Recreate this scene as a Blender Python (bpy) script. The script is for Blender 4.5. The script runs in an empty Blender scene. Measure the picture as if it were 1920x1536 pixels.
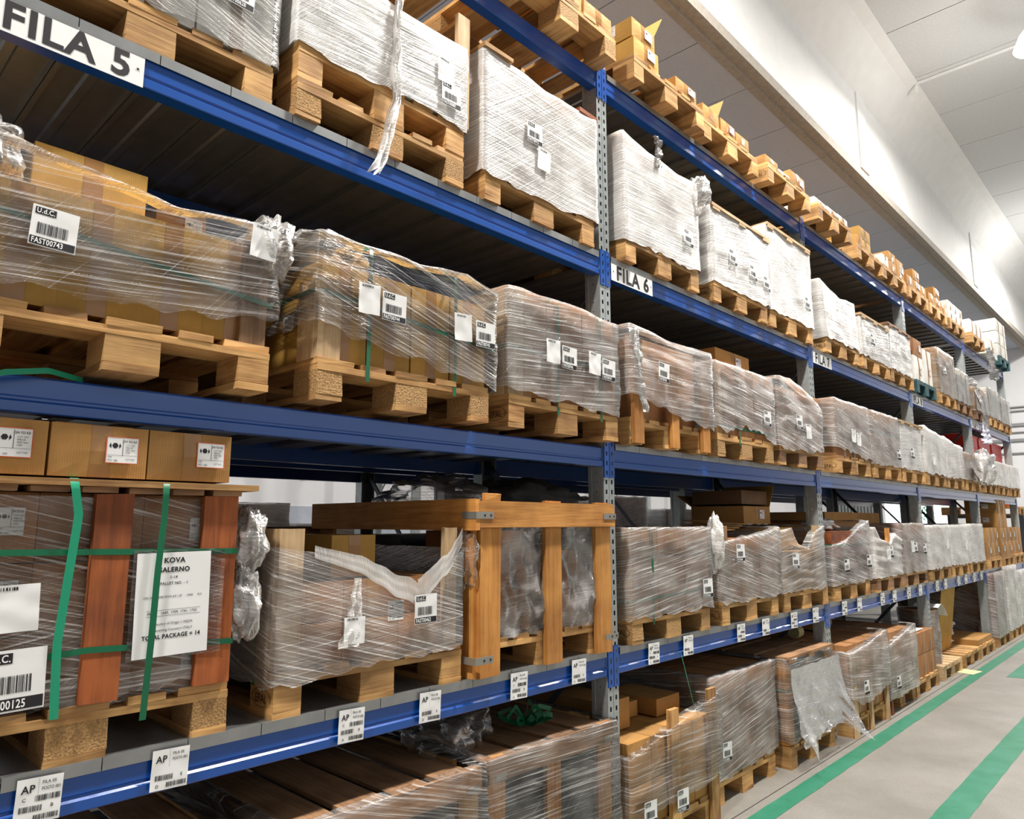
import bpy, math, random
from mathutils import Vector, Matrix, noise
R = math.radians
S = bpy.context.scene
COL = S.collection

# ------------------------------------------------------------------ camera, world, lights, exposure
cam = bpy.data.cameras.new('camera')
cam_o = bpy.data.objects.new('camera', cam); COL.objects.link(cam_o)
CAM = Vector((0, -2.183, 1.62))
fwd = Vector((0.71588, 0.68071, 0.15540)).normalized()
cam_o.location = CAM
cam_o.rotation_euler = fwd.to_track_quat('-Z', 'Y').to_euler()
cam.lens = 25.301; cam.sensor_width = 36; cam.clip_end = 200; cam.clip_start = 0.05
S.camera = cam_o

world = bpy.data.worlds.new('world'); S.world = world; world.use_nodes = True
wb = world.node_tree.nodes['Background']
wb.inputs[0].default_value = (1.0, 0.99, 0.97, 1); wb.inputs[1].default_value = 0.26

def area_light(name, loc, rot, size, size_y, power, col=(1, 0.97, 0.92)):
    l = bpy.data.lights.new(name, 'AREA'); l.shape = 'RECTANGLE'; l.size = size; l.size_y = size_y
    l.energy = power; l.color = col
    o = bpy.data.objects.new(name, l); o.location = loc; o.rotation_euler = rot; COL.objects.link(o)
    return o
LAMPS = [(-2.4, -1.35, 7.45), (3.9, -1.35, 7.45), (10.2, -1.35, 7.45), (18.5, -1.35, 7.45)]
LAMP_POWER = [700, 640, 430, 900]
FILL_POWER = 165
# added soft fill light from across the aisle, no windows stand there
area_light('aisle_fill_light', (5, -7.5, 4.2), (R(82), 0, 0), 16, 3.0, FILL_POWER, (0.95, 0.97, 1.0))
area_light('rear_fill_light', (6, 6.6, 4.0), (R(-70), 0, 0), 12, 1.6, 110, (0.9, 0.95, 1.0))  # fill area light in front of the windowless rear wall

S.view_settings.view_transform = 'Standard'
S.view_settings.look = 'None'
S.view_settings.gamma = 1.0
S.view_settings.use_curve_mapping = False
S.view_settings.exposure = -0.3
try:
    S.cycles.max_bounces = 8; S.cycles.transparent_max_bounces = 24; S.cycles.diffuse_bounces = 4
    S.cycles.glossy_bounces = 3; S.cycles.sample_clamp_indirect = 4.0; S.cycles.caustics_reflective = False
    S.cycles.caustics_refractive = False; S.cycles.use_denoising = True
except Exception:
    pass

rnd = random.Random(7)
# ------------------------------------------------------------------ materials
def srgb(r, g, b):
    f = lambda c: c / 12.92 if c <= .04045 else ((c + .055) / 1.055) ** 2.4
    return (f(r / 255), f(g / 255), f(b / 255), 1)
def newmat(name):
    m = bpy.data.materials.new(name); m.use_nodes = True
    return m, m.node_tree.nodes, m.node_tree.links, m.node_tree.nodes['Principled BSDF']
def N(nodes, t, **kw):
    n = nodes.new(t)
    for k, v in kw.items():
        if k == 'inp':
            for i, x in v.items(): n.inputs[i].default_value = x
        else: setattr(n, k, v)
    return n
def plain(name, col, rough=.6, metal=0., bump=0., bscale=40, vary=0.):
    m, ns, ls, p = newmat(name)
    p.inputs['Base Color'].default_value = col; p.inputs['Roughness'].default_value = rough
    p.inputs['Metallic'].default_value = metal
    tc = N(ns, 'ShaderNodeTexCoord')
    if bump or vary:
        n = N(ns, 'ShaderNodeTexNoise', inp={'Scale': bscale, 'Detail': 5}); ls.new(tc.outputs['Object'], n.inputs['Vector'])
        if bump:
            b = N(ns, 'ShaderNodeBump', inp={'Strength': bump, 'Distance': .01}); ls.new(n.outputs['Fac'], b.inputs['Height']); ls.new(b.outputs[0], p.inputs['Normal'])
        if vary:
            mr = N(ns, 'ShaderNodeMapRange', inp={1: .3, 2: .7, 3: 1 - vary, 4: 1 + vary}); ls.new(n.outputs['Fac'], mr.inputs[0])
            mx = N(ns, 'ShaderNodeVectorMath', operation='SCALE'); mx.inputs[0].default_value = col[:3]
            ls.new(mr.outputs[0], mx.inputs['Scale']); ls.new(mx.outputs[0], p.inputs['Base Color'])
    return m
def wood(name, c1, c2, rough=.7, scale=1.0, knots=True):
    m, ns, ls, p = newmat(name)
    uv = N(ns, 'ShaderNodeUVMap'); oi = N(ns, 'ShaderNodeObjectInfo')
    add = N(ns, 'ShaderNodeVectorMath', operation='ADD'); ls.new(uv.outputs[0], add.inputs[0])
    cx = N(ns, 'ShaderNodeCombineXYZ'); mu = N(ns, 'ShaderNodeMath', operation='MULTIPLY', inp={1: 37.0})
    ls.new(oi.outputs['Random'], mu.inputs[0]); ls.new(mu.outputs[0], cx.inputs[0]); ls.new(mu.outputs[0], cx.inputs[1]); ls.new(cx.outputs[0], add.inputs[1])
    mp = N(ns, 'ShaderNodeMapping'); mp.inputs['Scale'].default_value = (3 * scale, 55 * scale, 1); ls.new(add.outputs[0], mp.inputs[0])
    n = N(ns, 'ShaderNodeTexNoise', inp={'Scale': 1, 'Detail': 5, 'Roughness': .6, 'Distortion': .6}); ls.new(mp.outputs[0], n.inputs['Vector'])
    n2 = N(ns, 'ShaderNodeTexNoise', inp={'Scale': 5, 'Detail': 3}); ls.new(add.outputs[0], n2.inputs['Vector'])
    ma = N(ns, 'ShaderNodeMath', operation='MULTIPLY_ADD', inp={1: .6}); ls.new(n2.outputs['Fac'], ma.inputs[0])
    m3 = N(ns, 'ShaderNodeMath', operation='MULTIPLY', inp={1: .5}); ls.new(n.outputs['Fac'], m3.inputs[0]); ls.new(m3.outputs[0], ma.inputs[2])
    cr = N(ns, 'ShaderNodeValToRGB'); cr.color_ramp.elements[0].position = .38; cr.color_ramp.elements[1].position = .66
    cr.color_ramp.elements[0].color = c1; cr.color_ramp.elements[1].color = c2; ls.new(ma.outputs[0], cr.inputs[0])
    hs = N(ns, 'ShaderNodeHueSaturation'); mr = N(ns, 'ShaderNodeMapRange', inp={3: .72, 4: 1.25}); ls.new(oi.outputs['Random'], mr.inputs[0])
    ls.new(mr.outputs[0], hs.inputs['Value']); ls.new(cr.outputs[0], hs.inputs['Color'])
    ls.new(hs.outputs[0], p.inputs['Base Color']); p.inputs['Roughness'].default_value = rough
    b = N(ns, 'ShaderNodeBump', inp={'Strength': .35, 'Distance': .004}); ls.new(n.outputs['Fac'], b.inputs['Height']); ls.new(b.outputs[0], p.inputs['Normal'])
    return m
def board(name, col, dark=.8):          # corrugated cardboard
    m, ns, ls, p = newmat(name)
    tc = N(ns, 'ShaderNodeTexCoord'); oi = N(ns, 'ShaderNodeObjectInfo')
    n = N(ns, 'ShaderNodeTexNoise', inp={'Scale': 6, 'Detail': 4}); ls.new(tc.outputs['Object'], n.inputs['Vector'])
    w = N(ns, 'ShaderNodeTexWave', bands_direction='X', inp={'Scale': 50, 'Distortion': .3}); ls.new(tc.outputs['Object'], w.inputs['Vector'])
    mr = N(ns, 'ShaderNodeMapRange', inp={1: .3, 2: .7, 3: .85, 4: 1.12}); ls.new(n.outputs['Fac'], mr.inputs[0])
    m2 = N(ns, 'ShaderNodeMapRange', inp={3: dark, 4: 1.15}); ls.new(oi.outputs['Random'], m2.inputs[0])
    mm = N(ns, 'ShaderNodeMath', operation='MULTIPLY'); ls.new(mr.outputs[0], mm.inputs[0]); ls.new(m2.outputs[0], mm.inputs[1])
    sc = N(ns, 'ShaderNodeVectorMath', operation='SCALE'); sc.inputs[0].default_value = col[:3]; ls.new(mm.outputs[0], sc.inputs['Scale'])
    ls.new(sc.outputs[0], p.inputs['Base Color']); p.inputs['Roughness'].default_value = .75
    b = N(ns, 'ShaderNodeBump', inp={'Strength': .12, 'Distance': .003}); ls.new(w.outputs['Fac'], b.inputs['Height']); ls.new(b.outputs[0], p.inputs['Normal'])
    return m
def film_mat(name, base, gain, white=.75, rough=.24, low=.25):
    m, ns, ls, p = newmat(name)
    uv = N(ns, 'ShaderNodeUVMap'); oi = N(ns, 'ShaderNodeObjectInfo')
    def streak(ang0, angv, sx, sy, seed, lo, hi):
        ma = N(ns, 'ShaderNodeMath', operation='MULTIPLY_ADD', inp={1: angv, 2: ang0 - angv / 2}); ls.new(oi.outputs['Random'], ma.inputs[0])
        vr = N(ns, 'ShaderNodeVectorRotate', rotation_type='Z_AXIS'); ls.new(uv.outputs[0], vr.inputs['Vector']); ls.new(ma.outputs[0], vr.inputs['Angle'])
        mp = N(ns, 'ShaderNodeMapping'); mp.inputs['Scale'].default_value = (sx, sy, 1); mp.inputs['Location'].default_value = (seed, seed * 2, 0); ls.new(vr.outputs[0], mp.inputs[0])
        n = N(ns, 'ShaderNodeTexNoise', inp={'Scale': 1, 'Detail': 3, 'Roughness': .55, 'Distortion': .35}); ls.new(mp.outputs[0], n.inputs['Vector'])
        r = N(ns, 'ShaderNodeMapRange', inp={1: lo, 2: hi, 3: 0, 4: 1}); ls.new(n.outputs['Fac'], r.inputs[0])
        return n, r
    nA, rA = streak(.09, .5, 2.4, 130, 3.1, .52, .74)  # wrap folds and their bright highlights put into opacity as white streaks
    nB, rB = streak(-.5, 1.0, 1.5, 150, 9.7, .64, .76)
    nC = N(ns, 'ShaderNodeTexNoise', inp={'Scale': 4.5, 'Detail': 2}); ls.new(uv.outputs[0], nC.inputs['Vector'])
    s1 = N(ns, 'ShaderNodeMath', operation='MULTIPLY_ADD', inp={1: gain, 2: base}); ls.new(rA.outputs[0], s1.inputs[0])
    s2 = N(ns, 'ShaderNodeMath', operation='MULTIPLY_ADD', inp={1: gain * .6}); ls.new(rB.outputs[0], s2.inputs[0]); ls.new(s1.outputs[0], s2.inputs[2])
    s3 = N(ns, 'ShaderNodeMapRange', inp={1: .35, 2: .7, 3: -low * .5, 4: low}); ls.new(nC.outputs['Fac'], s3.inputs[0])
    s4 = N(ns, 'ShaderNodeMath', operation='ADD', use_clamp=True); ls.new(s2.outputs[0], s4.inputs[0]); ls.new(s3.outputs[0], s4.inputs[1])
    mn = N(ns, 'ShaderNodeMath', operation='MINIMUM', inp={1: .97}); ls.new(s4.outputs[0], mn.inputs[0])
    h = N(ns, 'ShaderNodeMath', operation='ADD'); ls.new(nA.outputs['Fac'], h.inputs[0]); ls.new(nB.outputs['Fac'], h.inputs[1])
    b = N(ns, 'ShaderNodeBump', inp={'Strength': 1.0, 'Distance': .0035}); ls.new(h.outputs[0], b.inputs['Height']); ls.new(b.outputs[0], p.inputs['Normal'])
    p.inputs['Base Color'].default_value = (white, white * .975, white * .94, 1); p.inputs['Roughness'].default_value = rough
    p.inputs['Specular IOR Level'].default_value = .9
    t = N(ns, 'ShaderNodeBsdfTransparent'); t.inputs[0].default_value = (.96, .95, .94, 1)
    g = N(ns, 'ShaderNodeBsdfGlossy', inp={'Roughness': .2}); g.inputs[0].default_value = (.9, .9, .9, 1); ls.new(b.outputs[0], g.inputs['Normal'])
    lw = N(ns, 'ShaderNodeFresnel', inp={'IOR': 1.3}); ls.new(b.outputs[0], lw.inputs['Normal'])
    m0 = N(ns, 'ShaderNodeMixShader'); ls.new(lw.outputs[0], m0.inputs[0]); ls.new(t.outputs[0], m0.inputs[1]); ls.new(g.outputs[0], m0.inputs[2])
    mx = N(ns, 'ShaderNodeMixShader'); ls.new(mn.outputs[0], mx.inputs[0]); ls.new(m0.outputs[0], mx.inputs[1]); ls.new(p.outputs[0], mx.inputs[2])
    ls.new(mx.outputs[0], ns['Material Output'].inputs['Surface'])
    return m

M = {}
M['pine'] = wood('pine', srgb(142, 96, 50), srgb(214, 168, 106))
M['pine_pale'] = wood('pine_pale', srgb(164, 130, 92), srgb(216, 184, 140))
M['crate'] = wood('crate_wood', srgb(158, 98, 38), srgb(216, 152, 76))
M['redwood'] = wood('redwood', srgb(86, 40, 14), srgb(158, 84, 36), scale=.8)
M['oldwood'] = wood('old_wood', srgb(104, 74, 50), srgb(172, 130, 92))
M['chip'] = plain('chipboard', srgb(178, 138, 88), .85, 0, .9, 140, .35)
M['greenwood'] = wood('green_painted_wood', srgb(22, 60, 66), srgb(50, 100, 105))
M['card'] = board('cardboard', srgb(180, 132, 70))
M['card_y'] = board('cardboard_yellow', srgb(188, 144, 66))
M['card_b'] = board('cardboard_brown', srgb(166, 114, 68))
M['card_w'] = board('cardboard_white', srgb(226, 224, 216), .9)
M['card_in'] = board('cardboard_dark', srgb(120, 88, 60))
M['tape'] = plain('packing_tape', srgb(160, 116, 66), .3)
M['paper'] = plain('paper', srgb(236, 236, 234), .6, 0, .15, 8)
M['ink'] = plain('ink', srgb(28, 24, 28), .6)
M['stampink'] = plain('stamp_ink', srgb(66, 40, 20), .8)
M['orange_edge'] = plain('orange_edge', srgb(205, 90, 50), .6)
M['galv'] = plain('galvanised_steel', srgb(176, 182, 182), .38, .55, .06, 30, .12)
M['deck'] = plain('deck_steel', srgb(158, 160, 160), .36, .75, .05, 12, .1)
M['bluepaint'] = plain('blue_paint', (.0025, .07, .34, 1), .3, 0, .03, 60)
M['bluepaint'].node_tree.nodes['Principled BSDF'].inputs['Coat Weight'].default_value = .5
M['bluepaint'].node_tree.nodes['Principled BSDF'].inputs['Coat Roughness'].default_value = .22
M['strap'] = plain('green_strap', srgb(30, 150, 112), .35)
M['strap_d'] = plain('dark_green_strap', srgb(14, 100, 66), .35)
M['white'] = plain('white_plaster', srgb(238, 238, 240), .85, 0, .06, 3, .02)
M['cream'] = plain('painted_concrete', srgb(228, 228, 226), .8, 0, .1, 5, .03)
M['ceil'] = plain('ceiling_panel', srgb(205, 207, 208), .9, 0, .15, 30, .04)
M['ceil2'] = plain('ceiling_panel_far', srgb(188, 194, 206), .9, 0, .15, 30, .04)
M['concrete'] = plain('bare_concrete', srgb(160, 153, 143), .85, 0, .3, 18, .12)
M['blackp'] = plain('black_plastic', srgb(28, 26, 26), .35, 0, .4, 14)
M['darkcloth'] = plain('dark_grey_sacking', srgb(84, 84, 84), .7, 0, .5, 20, .2)
M['red'] = plain('red_plastic', srgb(214, 52, 42), .4)
M['orange'] = plain('orange_plastic', srgb(238, 104, 24), .4)
M['darkred'] = plain('dark_red', srgb(110, 16, 30), .5)
M['cloth'] = plain('white_cloth', srgb(214, 214, 228), .8, 0, .3, 30)
M['clip'] = plain('zinc_clip', srgb(160, 158, 150), .4, .6)
M['yellowpaper'] = plain('yellow_paper', srgb(232, 220, 160), .7)
M['darksteel'] = plain('dark_steel', srgb(70, 74, 84), .45, .4)
M['lampmetal'] = plain('lamp_metal', srgb(190, 190, 190), .3, .8)
M['film0'] = film_mat('film_thin', .06, .60, .86, .18, .10)
M['film1'] = film_mat('film_medium', .16, .72, .88, .18, .14)
M['film2'] = film_mat('film_thick_sheen', .50, .6, .95, .22, .2)  # thick wrap; its white reflection of overhead light is put into the opacity
M['film3'] = film_mat('film_clear', .05, .22, .75, .16, .12)
M['torn'] = film_mat('torn_film', .50, .10, .92, .25, .3)
M['bag'] = film_mat('bag_film', .16, .10, .84, .2, .30)

def emis(name, col, st):
    m, ns, ls, p = newmat(name)
    p.inputs['Base Color'].default_value = col; p.inputs['Emission Color'].default_value = col; p.inputs['Emission Strength'].default_value = st
    return m
M['bulb'] = emis('lamp_glow', (1, .98, .95, 1), 30)
M['lampglass'] = emis('glowing_lamp_glass', (1, .98, .95, 1), 5)
M['sky'] = emis('daylight_glass', (.93, .97, 1, 1), 2.6)

# floor material with worn look
def floor_mat():
    m, ns, ls, p = newmat('painted_floor')
    tc = N(ns, 'ShaderNodeTexCoord')
    n = N(ns, 'ShaderNodeTexNoise', inp={'Scale': 1.6, 'Detail': 6, 'Roughness': .65}); ls.new(tc.outputs['Object'], n.inputs['Vector'])
    n2 = N(ns, 'ShaderNodeTexNoise', inp={'Scale': 90, 'Detail': 4}); ls.new(tc.outputs['Object'], n2.inputs['Vector'])
    cr = N(ns, 'ShaderNodeValToRGB'); cr.color_ramp.elements[0].position = .35; cr.color_ramp.elements[1].position = .7
    cr.color_ramp.elements[0].color = srgb(128, 124, 116); cr.color_ramp.elements[1].color = srgb(150, 146, 139); ls.new(n.outputs['Fac'], cr.inputs[0])
    mx = N(ns, 'ShaderNodeMix', data_type='RGBA', blend_type='MULTIPLY', inp={0: .35}); ls.new(cr.outputs[0], mx.inputs[6])
    mr = N(ns, 'ShaderNodeMapRange', inp={1: .3, 2: .7, 3: .6, 4: 1.2}); ls.new(n2.outputs['Fac'], mr.inputs[0]); ls.new(mr.outputs[0], mx.inputs[7])
    ls.new(mx.outputs[2], p.inputs['Base Color']); p.inputs['Roughness'].default_value = .5
    b = N(ns, 'ShaderNodeBump', inp={'Strength': .1, 'Distance': .004}); ls.new(n2.outputs['Fac'], b.inputs['Height']); ls.new(b.outputs[0], p.inputs['Normal'])
    return m
M['floor'] = floor_mat()
def line_mat():
    m, ns, ls, p = newmat('green_floor_paint')
    tc = N(ns, 'ShaderNodeTexCoord')
    n = N(ns, 'ShaderNodeTexNoise', inp={'Scale': 5, 'Detail': 7, 'Roughness': .7}); ls.new(tc.outputs['Object'], n.inputs['Vector'])
    cr = N(ns, 'ShaderNodeValToRGB'); cr.color_ramp.elements[0].position = .3; cr.color_ramp.elements[1].position = .75
    cr.color_ramp.elements[0].color = srgb(14, 112, 80); cr.color_ramp.elements[1].color = srgb(60, 134, 110); ls.new(n.outputs['Fac'], cr.inputs[0])
    ls.new(cr.outputs[0], p.inputs['Base Color']); p.inputs['Roughness'].default_value = .45
    return m
M['line'] = line_mat()

# ------------------------------------------------------------------ mesh builder
class MB:
    def __init__(s): s.v = []; s.f = []; s.uv = []; s.mi = []; s.sm = []
    def face(s, idx, uvs=None, mi=0, sm=False):
        s.f.append(idx); s.mi.append(mi); s.sm.append(sm)
        s.uv += uvs if uvs else [(s.v[i][0] + s.v[i][1] * .3, s.v[i][2]) for i in idx]
    def box(s, x0, x1, y0, y1, z0, z1, mi=0, rot=None, jit=0):
        d = (x1 - x0, y1 - y0, z1 - z0); L = d.index(max(d)); o = rnd.random() * 9
        b = len(s.v); pts = [(x, y, z) for x in (x0, x1) for y in (y0, y1) for z in (z0, z1)]
        if jit: pts = [tuple(c + rnd.uniform(-jit, jit) for c in p) for p in pts]
        if rot: pts = [tuple(rot @ Vector(p)) for p in pts]
        s.v += pts
        loc = [(x, y, z) for x in (0, d[0]) for y in (0, d[1]) for z in (0, d[2])]
        for q, ax in (((0, 1, 3, 2), 0), ((4, 6, 7, 5), 0), ((0, 4, 5, 1), 1), ((2, 3, 7, 6), 1), ((0, 2, 6, 4), 2), ((1, 5, 7, 3), 2)):
            u, w = [a for a in (0, 1, 2) if a != ax]
            if w == L: u, w = w, u
            s.face([b + i for i in q], [(loc[i][u] + o, loc[i][w] + o) for i in q], mi)
        return s
    def poly(s, pts, uvs=None, mi=0):
        b = len(s.v); s.v += [tuple(p) for p in pts]; s.face(list(range(b, b + len(pts))), uvs, mi); return s
    def grid(s, fn, nu, nv, mi=0, sm=True):       # fn(i/nu, j/nv) -> (co, uv)
        b = len(s.v); uv = []
        for j in range(nv + 1):
            for i in range(nu + 1):
                c, t = fn(i / nu, j / nv); s.v.append(tuple(c)); uv.append(t)
        for j in range(nv):
            for i in range(nu):
                k = [j * (nu + 1) + i, j * (nu + 1) + i + 1, (j + 1) * (nu + 1) + i + 1, (j + 1) * (nu + 1) + i]
                s.face([b + q for q in k], [uv[q] for q in k], mi, sm)
        return s
    def extrude(s, prof, x0, x1, mi=0, caps=True, axis='x'):     # closed profile (a,b) extruded along an axis
        b = len(s.v); n = len(prof)
        f = (lambda t, a, c: (t, a, c)) if axis == 'x' else (lambda t, a, c: (a, t, c)) if axis == 'y' else (lambda t, a, c: (a, c, t))
        for t in (x0, x1): s.v += [f(t, a, c) for a, c in prof]
        for i in range(n):
            j = (i + 1) % n; dl = math.dist(prof[i], prof[j])
            s.face([b + i, b + j, b + n + j, b + n + i], [(0, i * .05), (0, i * .05 + dl), (x1 - x0, i * .05 + dl), (x1 - x0, i * .05)], mi)
        if caps: s.face([b + i for i in range(n)][::-1], None, mi); s.face([b + n + i for i in range(n)], None, mi)
        return s
    def mesh(s, name, mats):
        me = bpy.data.meshes.new(name); me.from_pydata(s.v, [], s.f)
        for m in (mats if isinstance(mats, (list, tuple)) else [mats]): me.materials.append(M[m])
        ul = me.uv_layers.new(name='UVMap'); flat = [c for t in s.uv for c in t]; ul.data.foreach_set('uv', flat)
        me.polygons.foreach_set('material_index', s.mi); me.polygons.foreach_set('use_smooth', s.sm)
        me.update(); return me
    def obj(s, name, mats, parent=None, loc=None, rot=None): return link(name, s.mesh(name, mats), parent, loc, rot)
def link(name, me, parent=None, loc=None, rot=None):
    o = bpy.data.objects.new(name, me); COL.objects.link(o)
    if parent: o.parent = parent
    if loc is not None: o.location = loc
    if rot is not None: o.rotation_euler = rot
    return o
def tag(o, label, cat, group=None, kind=None):
    o['label'] = label; o['category'] = cat
    if group: o['group'] = group
    if kind: o['kind'] = kind
    return o
def thing(name, label, cat, loc, rz=0, group=None):
    o = link(name, None, None, loc, (0, 0, rz)); o.empty_display_size = .1
    return tag(o, label, cat, group)
def struct(name, mb, mat, parent=None, loc=None):
    o = mb.obj(name, mat, parent, loc)
    if not parent: o['kind'] = 'structure'
    return o
CACHE = {}
def cached(key, fn):
    if key not in CACHE: CACHE[key] = fn()
    return CACHE[key]

# ------------------------------------------------------------------ flat print (text + bars) as meshes
def text_geo(s, size, bold=0.0, font_w=1.0):
    sp = 1 + bold * 3.5
    key = ('txt', s, round(size, 4), bold)
    if key in CACHE: return CACHE[key]
    cu = bpy.data.curves.new('t', 'FONT'); cu.body = s; cu.size = size; cu.offset = bold * size; cu.resolution_u = 3; cu.space_character = sp
    o = bpy.data.objects.new('t', cu); COL.objects.link(o)
    dg = bpy.context.evaluated_depsgraph_get(); me = bpy.data.meshes.new_from_object(o.evaluated_get(dg))
    vs = [tuple(v.co) for v in me.vertices]; fs = [tuple(p.vertices) for p in me.polygons]
    bpy.data.objects.remove(o); bpy.data.curves.remove(cu); bpy.data.meshes.remove(me)
    x0 = min(v[0] for v in vs); x1 = max(v[0] for v in vs)
    vs = [(v[0] - x0, v[1], 0) for v in vs]
    CACHE[key] = (vs, fs, x1 - x0); return CACHE[key]
class Print(MB):                                            # local plane: x right, y up, z towards the reader
    def text(s, t, x, y, size, bold=0., align='l', mi=0, width=None, z=.0009):
        vs, fs, w = text_geo(t, size, bold); k = width / w if width else 1
        if align == 'c': x -= w * k / 2
        if align == 'r': x -= w * k
        b = len(s.v); s.v += [(x + v[0] * k, y + v[1], z) for v in vs]
        for f in fs: s.face([b + i for i in f], None, mi)
    def rect(s, x0, x1, y0, y1, mi=0, z=.0007):
        n = max(1, int((x1 - x0) / .008)) if x1 - x0 > .012 else 1
        for k in range(n):
            a, b = x0 + (x1 - x0) * k / n, x0 + (x1 - x0) * (k + 1) / n
            s.poly([(a, y0, z), (b, y0, z), (b, y1, z), (a, y1, z)], None, mi)
    def bars(s, x0, x1, y0, y1, seed=0, n=24):
        r = random.Random(seed); x = x0; st = (x1 - x0) / n
        while x < x1 - st * .4:
            w = st * r.choice((.25, .45, .7)); s.rect(x, min(x + w, x1), y0, y1); x += w + st * r.choice((.25, .4, .6))
def face_rot(side):
    return {'front': (R(90), 0, 0), 'left': (R(90), 0, R(-90)), 'top': (0, 0, 0)}[side]
def curl_fn(w, h, k, seed):
    def f(x, y): return k * (max(0, (x / w)) ** 3 * .6 + noise.noise((x / w * 2.2, y / h * 2.2, seed)) * .35 + .1)
    return f
def sheet(parent, name, w, h, pr, side, loc, k=.004, seed=0, tilt=0, back='paper', mats=('ink', 'paper', 'orange_edge'), label=None, edge=False):
    """paper label w x h, lower left corner at loc; pr = Print in the same plane (its verts get the same curl)"""
    cf = curl_fn(w, h, k, seed)
    mb = MB()
    mb.grid(lambda a, b: ((a * w, b * h, cf(a * w, b * h)), (a * w, b * h)), 14, 14)
    e = 'YXZ'
    rot = list(face_rot(side))
    o = mb.obj(name, back, parent, loc); m = Matrix.Rotation(rot[2], 4, 'Z') @ Matrix.Rotation(rot[0], 4, 'X') @ Matrix.Rotation(tilt, 4, 'Z')
    o.rotation_euler = m.to_euler()
    if label: o['label'] = label
    if pr and pr.v:
        pr.v = [(x, y, z + cf(x, y)) for x, y, z in pr.v]
        pr.obj('printing', list(mats), o)
    return o
def udc(parent, loc, num, side='front', s=.105, tilt=0, seed=0, far=False, k=.004):
    p = Print(); w = s; h = s * 1.02
    p.rect(.06 * w, .5 * w, .78 * h, .95 * h)
    if not far: p.text('U.d.C.', .09 * w, .81 * h, .17 * h, .02, mi=1, width=.38 * w, z=.0016)
    p.bars(.14 * w, .8 * w, .3 * h, .58 * h, seed, 22 if not far else 9)
    p.rect(.02 * w, .98 * w, .03 * h, .22 * h)
    if not far: p.text(num, .06 * w, .06 * h, .19 * h, .02, mi=1, width=.66 * w, z=.0016)
    return sheet(parent, 'shipping_label', w, h, p, side, loc, k, seed, tilt, label='white label with black U.d.C. box and barcode')
def blank_tag(parent, loc, side='front', w=.085, h=.11, tilt=0, seed=0, k=.012):
    p = Print(); p.bars(.15 * w, .7 * w, .88 * h, .95 * h, seed, 14)
    return sheet(parent, 'paper_tag', w, h, p, side, loc, k, seed, tilt)
def carton_label(parent, loc, side='front', w=.07, h=.065, seed=0, tilt=0, red=True):
    p = Print()
    p.rect(.5 * w, .515 * w, .3 * h, .95 * h); p.rect(.03 * w, .97 * w, .29 * h, .3 * h)
    p.text('DIN 933 8.8', .5 * w, .82 * h, .13 * h, .01, width=.44 * w)
    for i, t in enumerate(('LOT NO', 'M8X20', 'SIZE NO', '1709')): p.text(t, .6 * w, (.68 - .1 * i) * h, .09 * h, 0)
    p.text('PCS : 200', .05 * w, .06 * h, .09 * h, .01); p.text('SIZE', .05 * w, .2 * h, .08 * h, 0); p.text('LOT NO', .62 * w, .12 * h, .09 * h)
    c = (.26 * w, .68 * h); r = .1 * w
    p.poly([(c[0] + r * math.cos(R(60 * i)), c[1] + r * math.sin(R(60 * i)), .0006) for i in range(6)])
    for sx in (-1, 1): p.poly([(c[0] + sx * 1.3 * r, c[1] - r, .0005), (c[0] + sx * 1.9 * r, c[1] - r * .2, .0005), (c[0] + sx * 1.5 * r, c[1] + r * .9, .0005), (c[0] + sx * 1.2 * r, c[1], .0005)])
    if red:
        p.rect(-.03 * w, 0, 0, h, 2); p.rect(w, 1.03 * w, 0, h, 2); p.rect(-.03 * w, 1.03 * w, -.03 * h, 0, 2); p.rect(-.03 * w, 1.03 * w, h, 1.03 * h, 2)
    return sheet(parent, 'product_label', w, h, p, side, loc, .0008, seed, tilt)

# ------------------------------------------------------------------ vocabulary
LV = {0: 'on the floor', 1: 'on the first level', 2: 'on the second level', 3: 'on the third level', 4: 'on the top level'}
LZ = {0: 0.0, 1: 1.005, 2: 2.025, 3: 3.045, 4: 4.125}
BX = {5: (.26, 2.97), 6: (3.06, 5.77), 7: (5.86, 8.57), 8: (8.66, 11.37), 9: (11.46, 14.17)}
BN = {5: 'nearest', 6: 'second', 7: 'third', 8: 'fourth', 9: 'fifth'}
def place(bay, lv): return 'in the %s bay %s' % (BN[bay], LV[lv])
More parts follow.
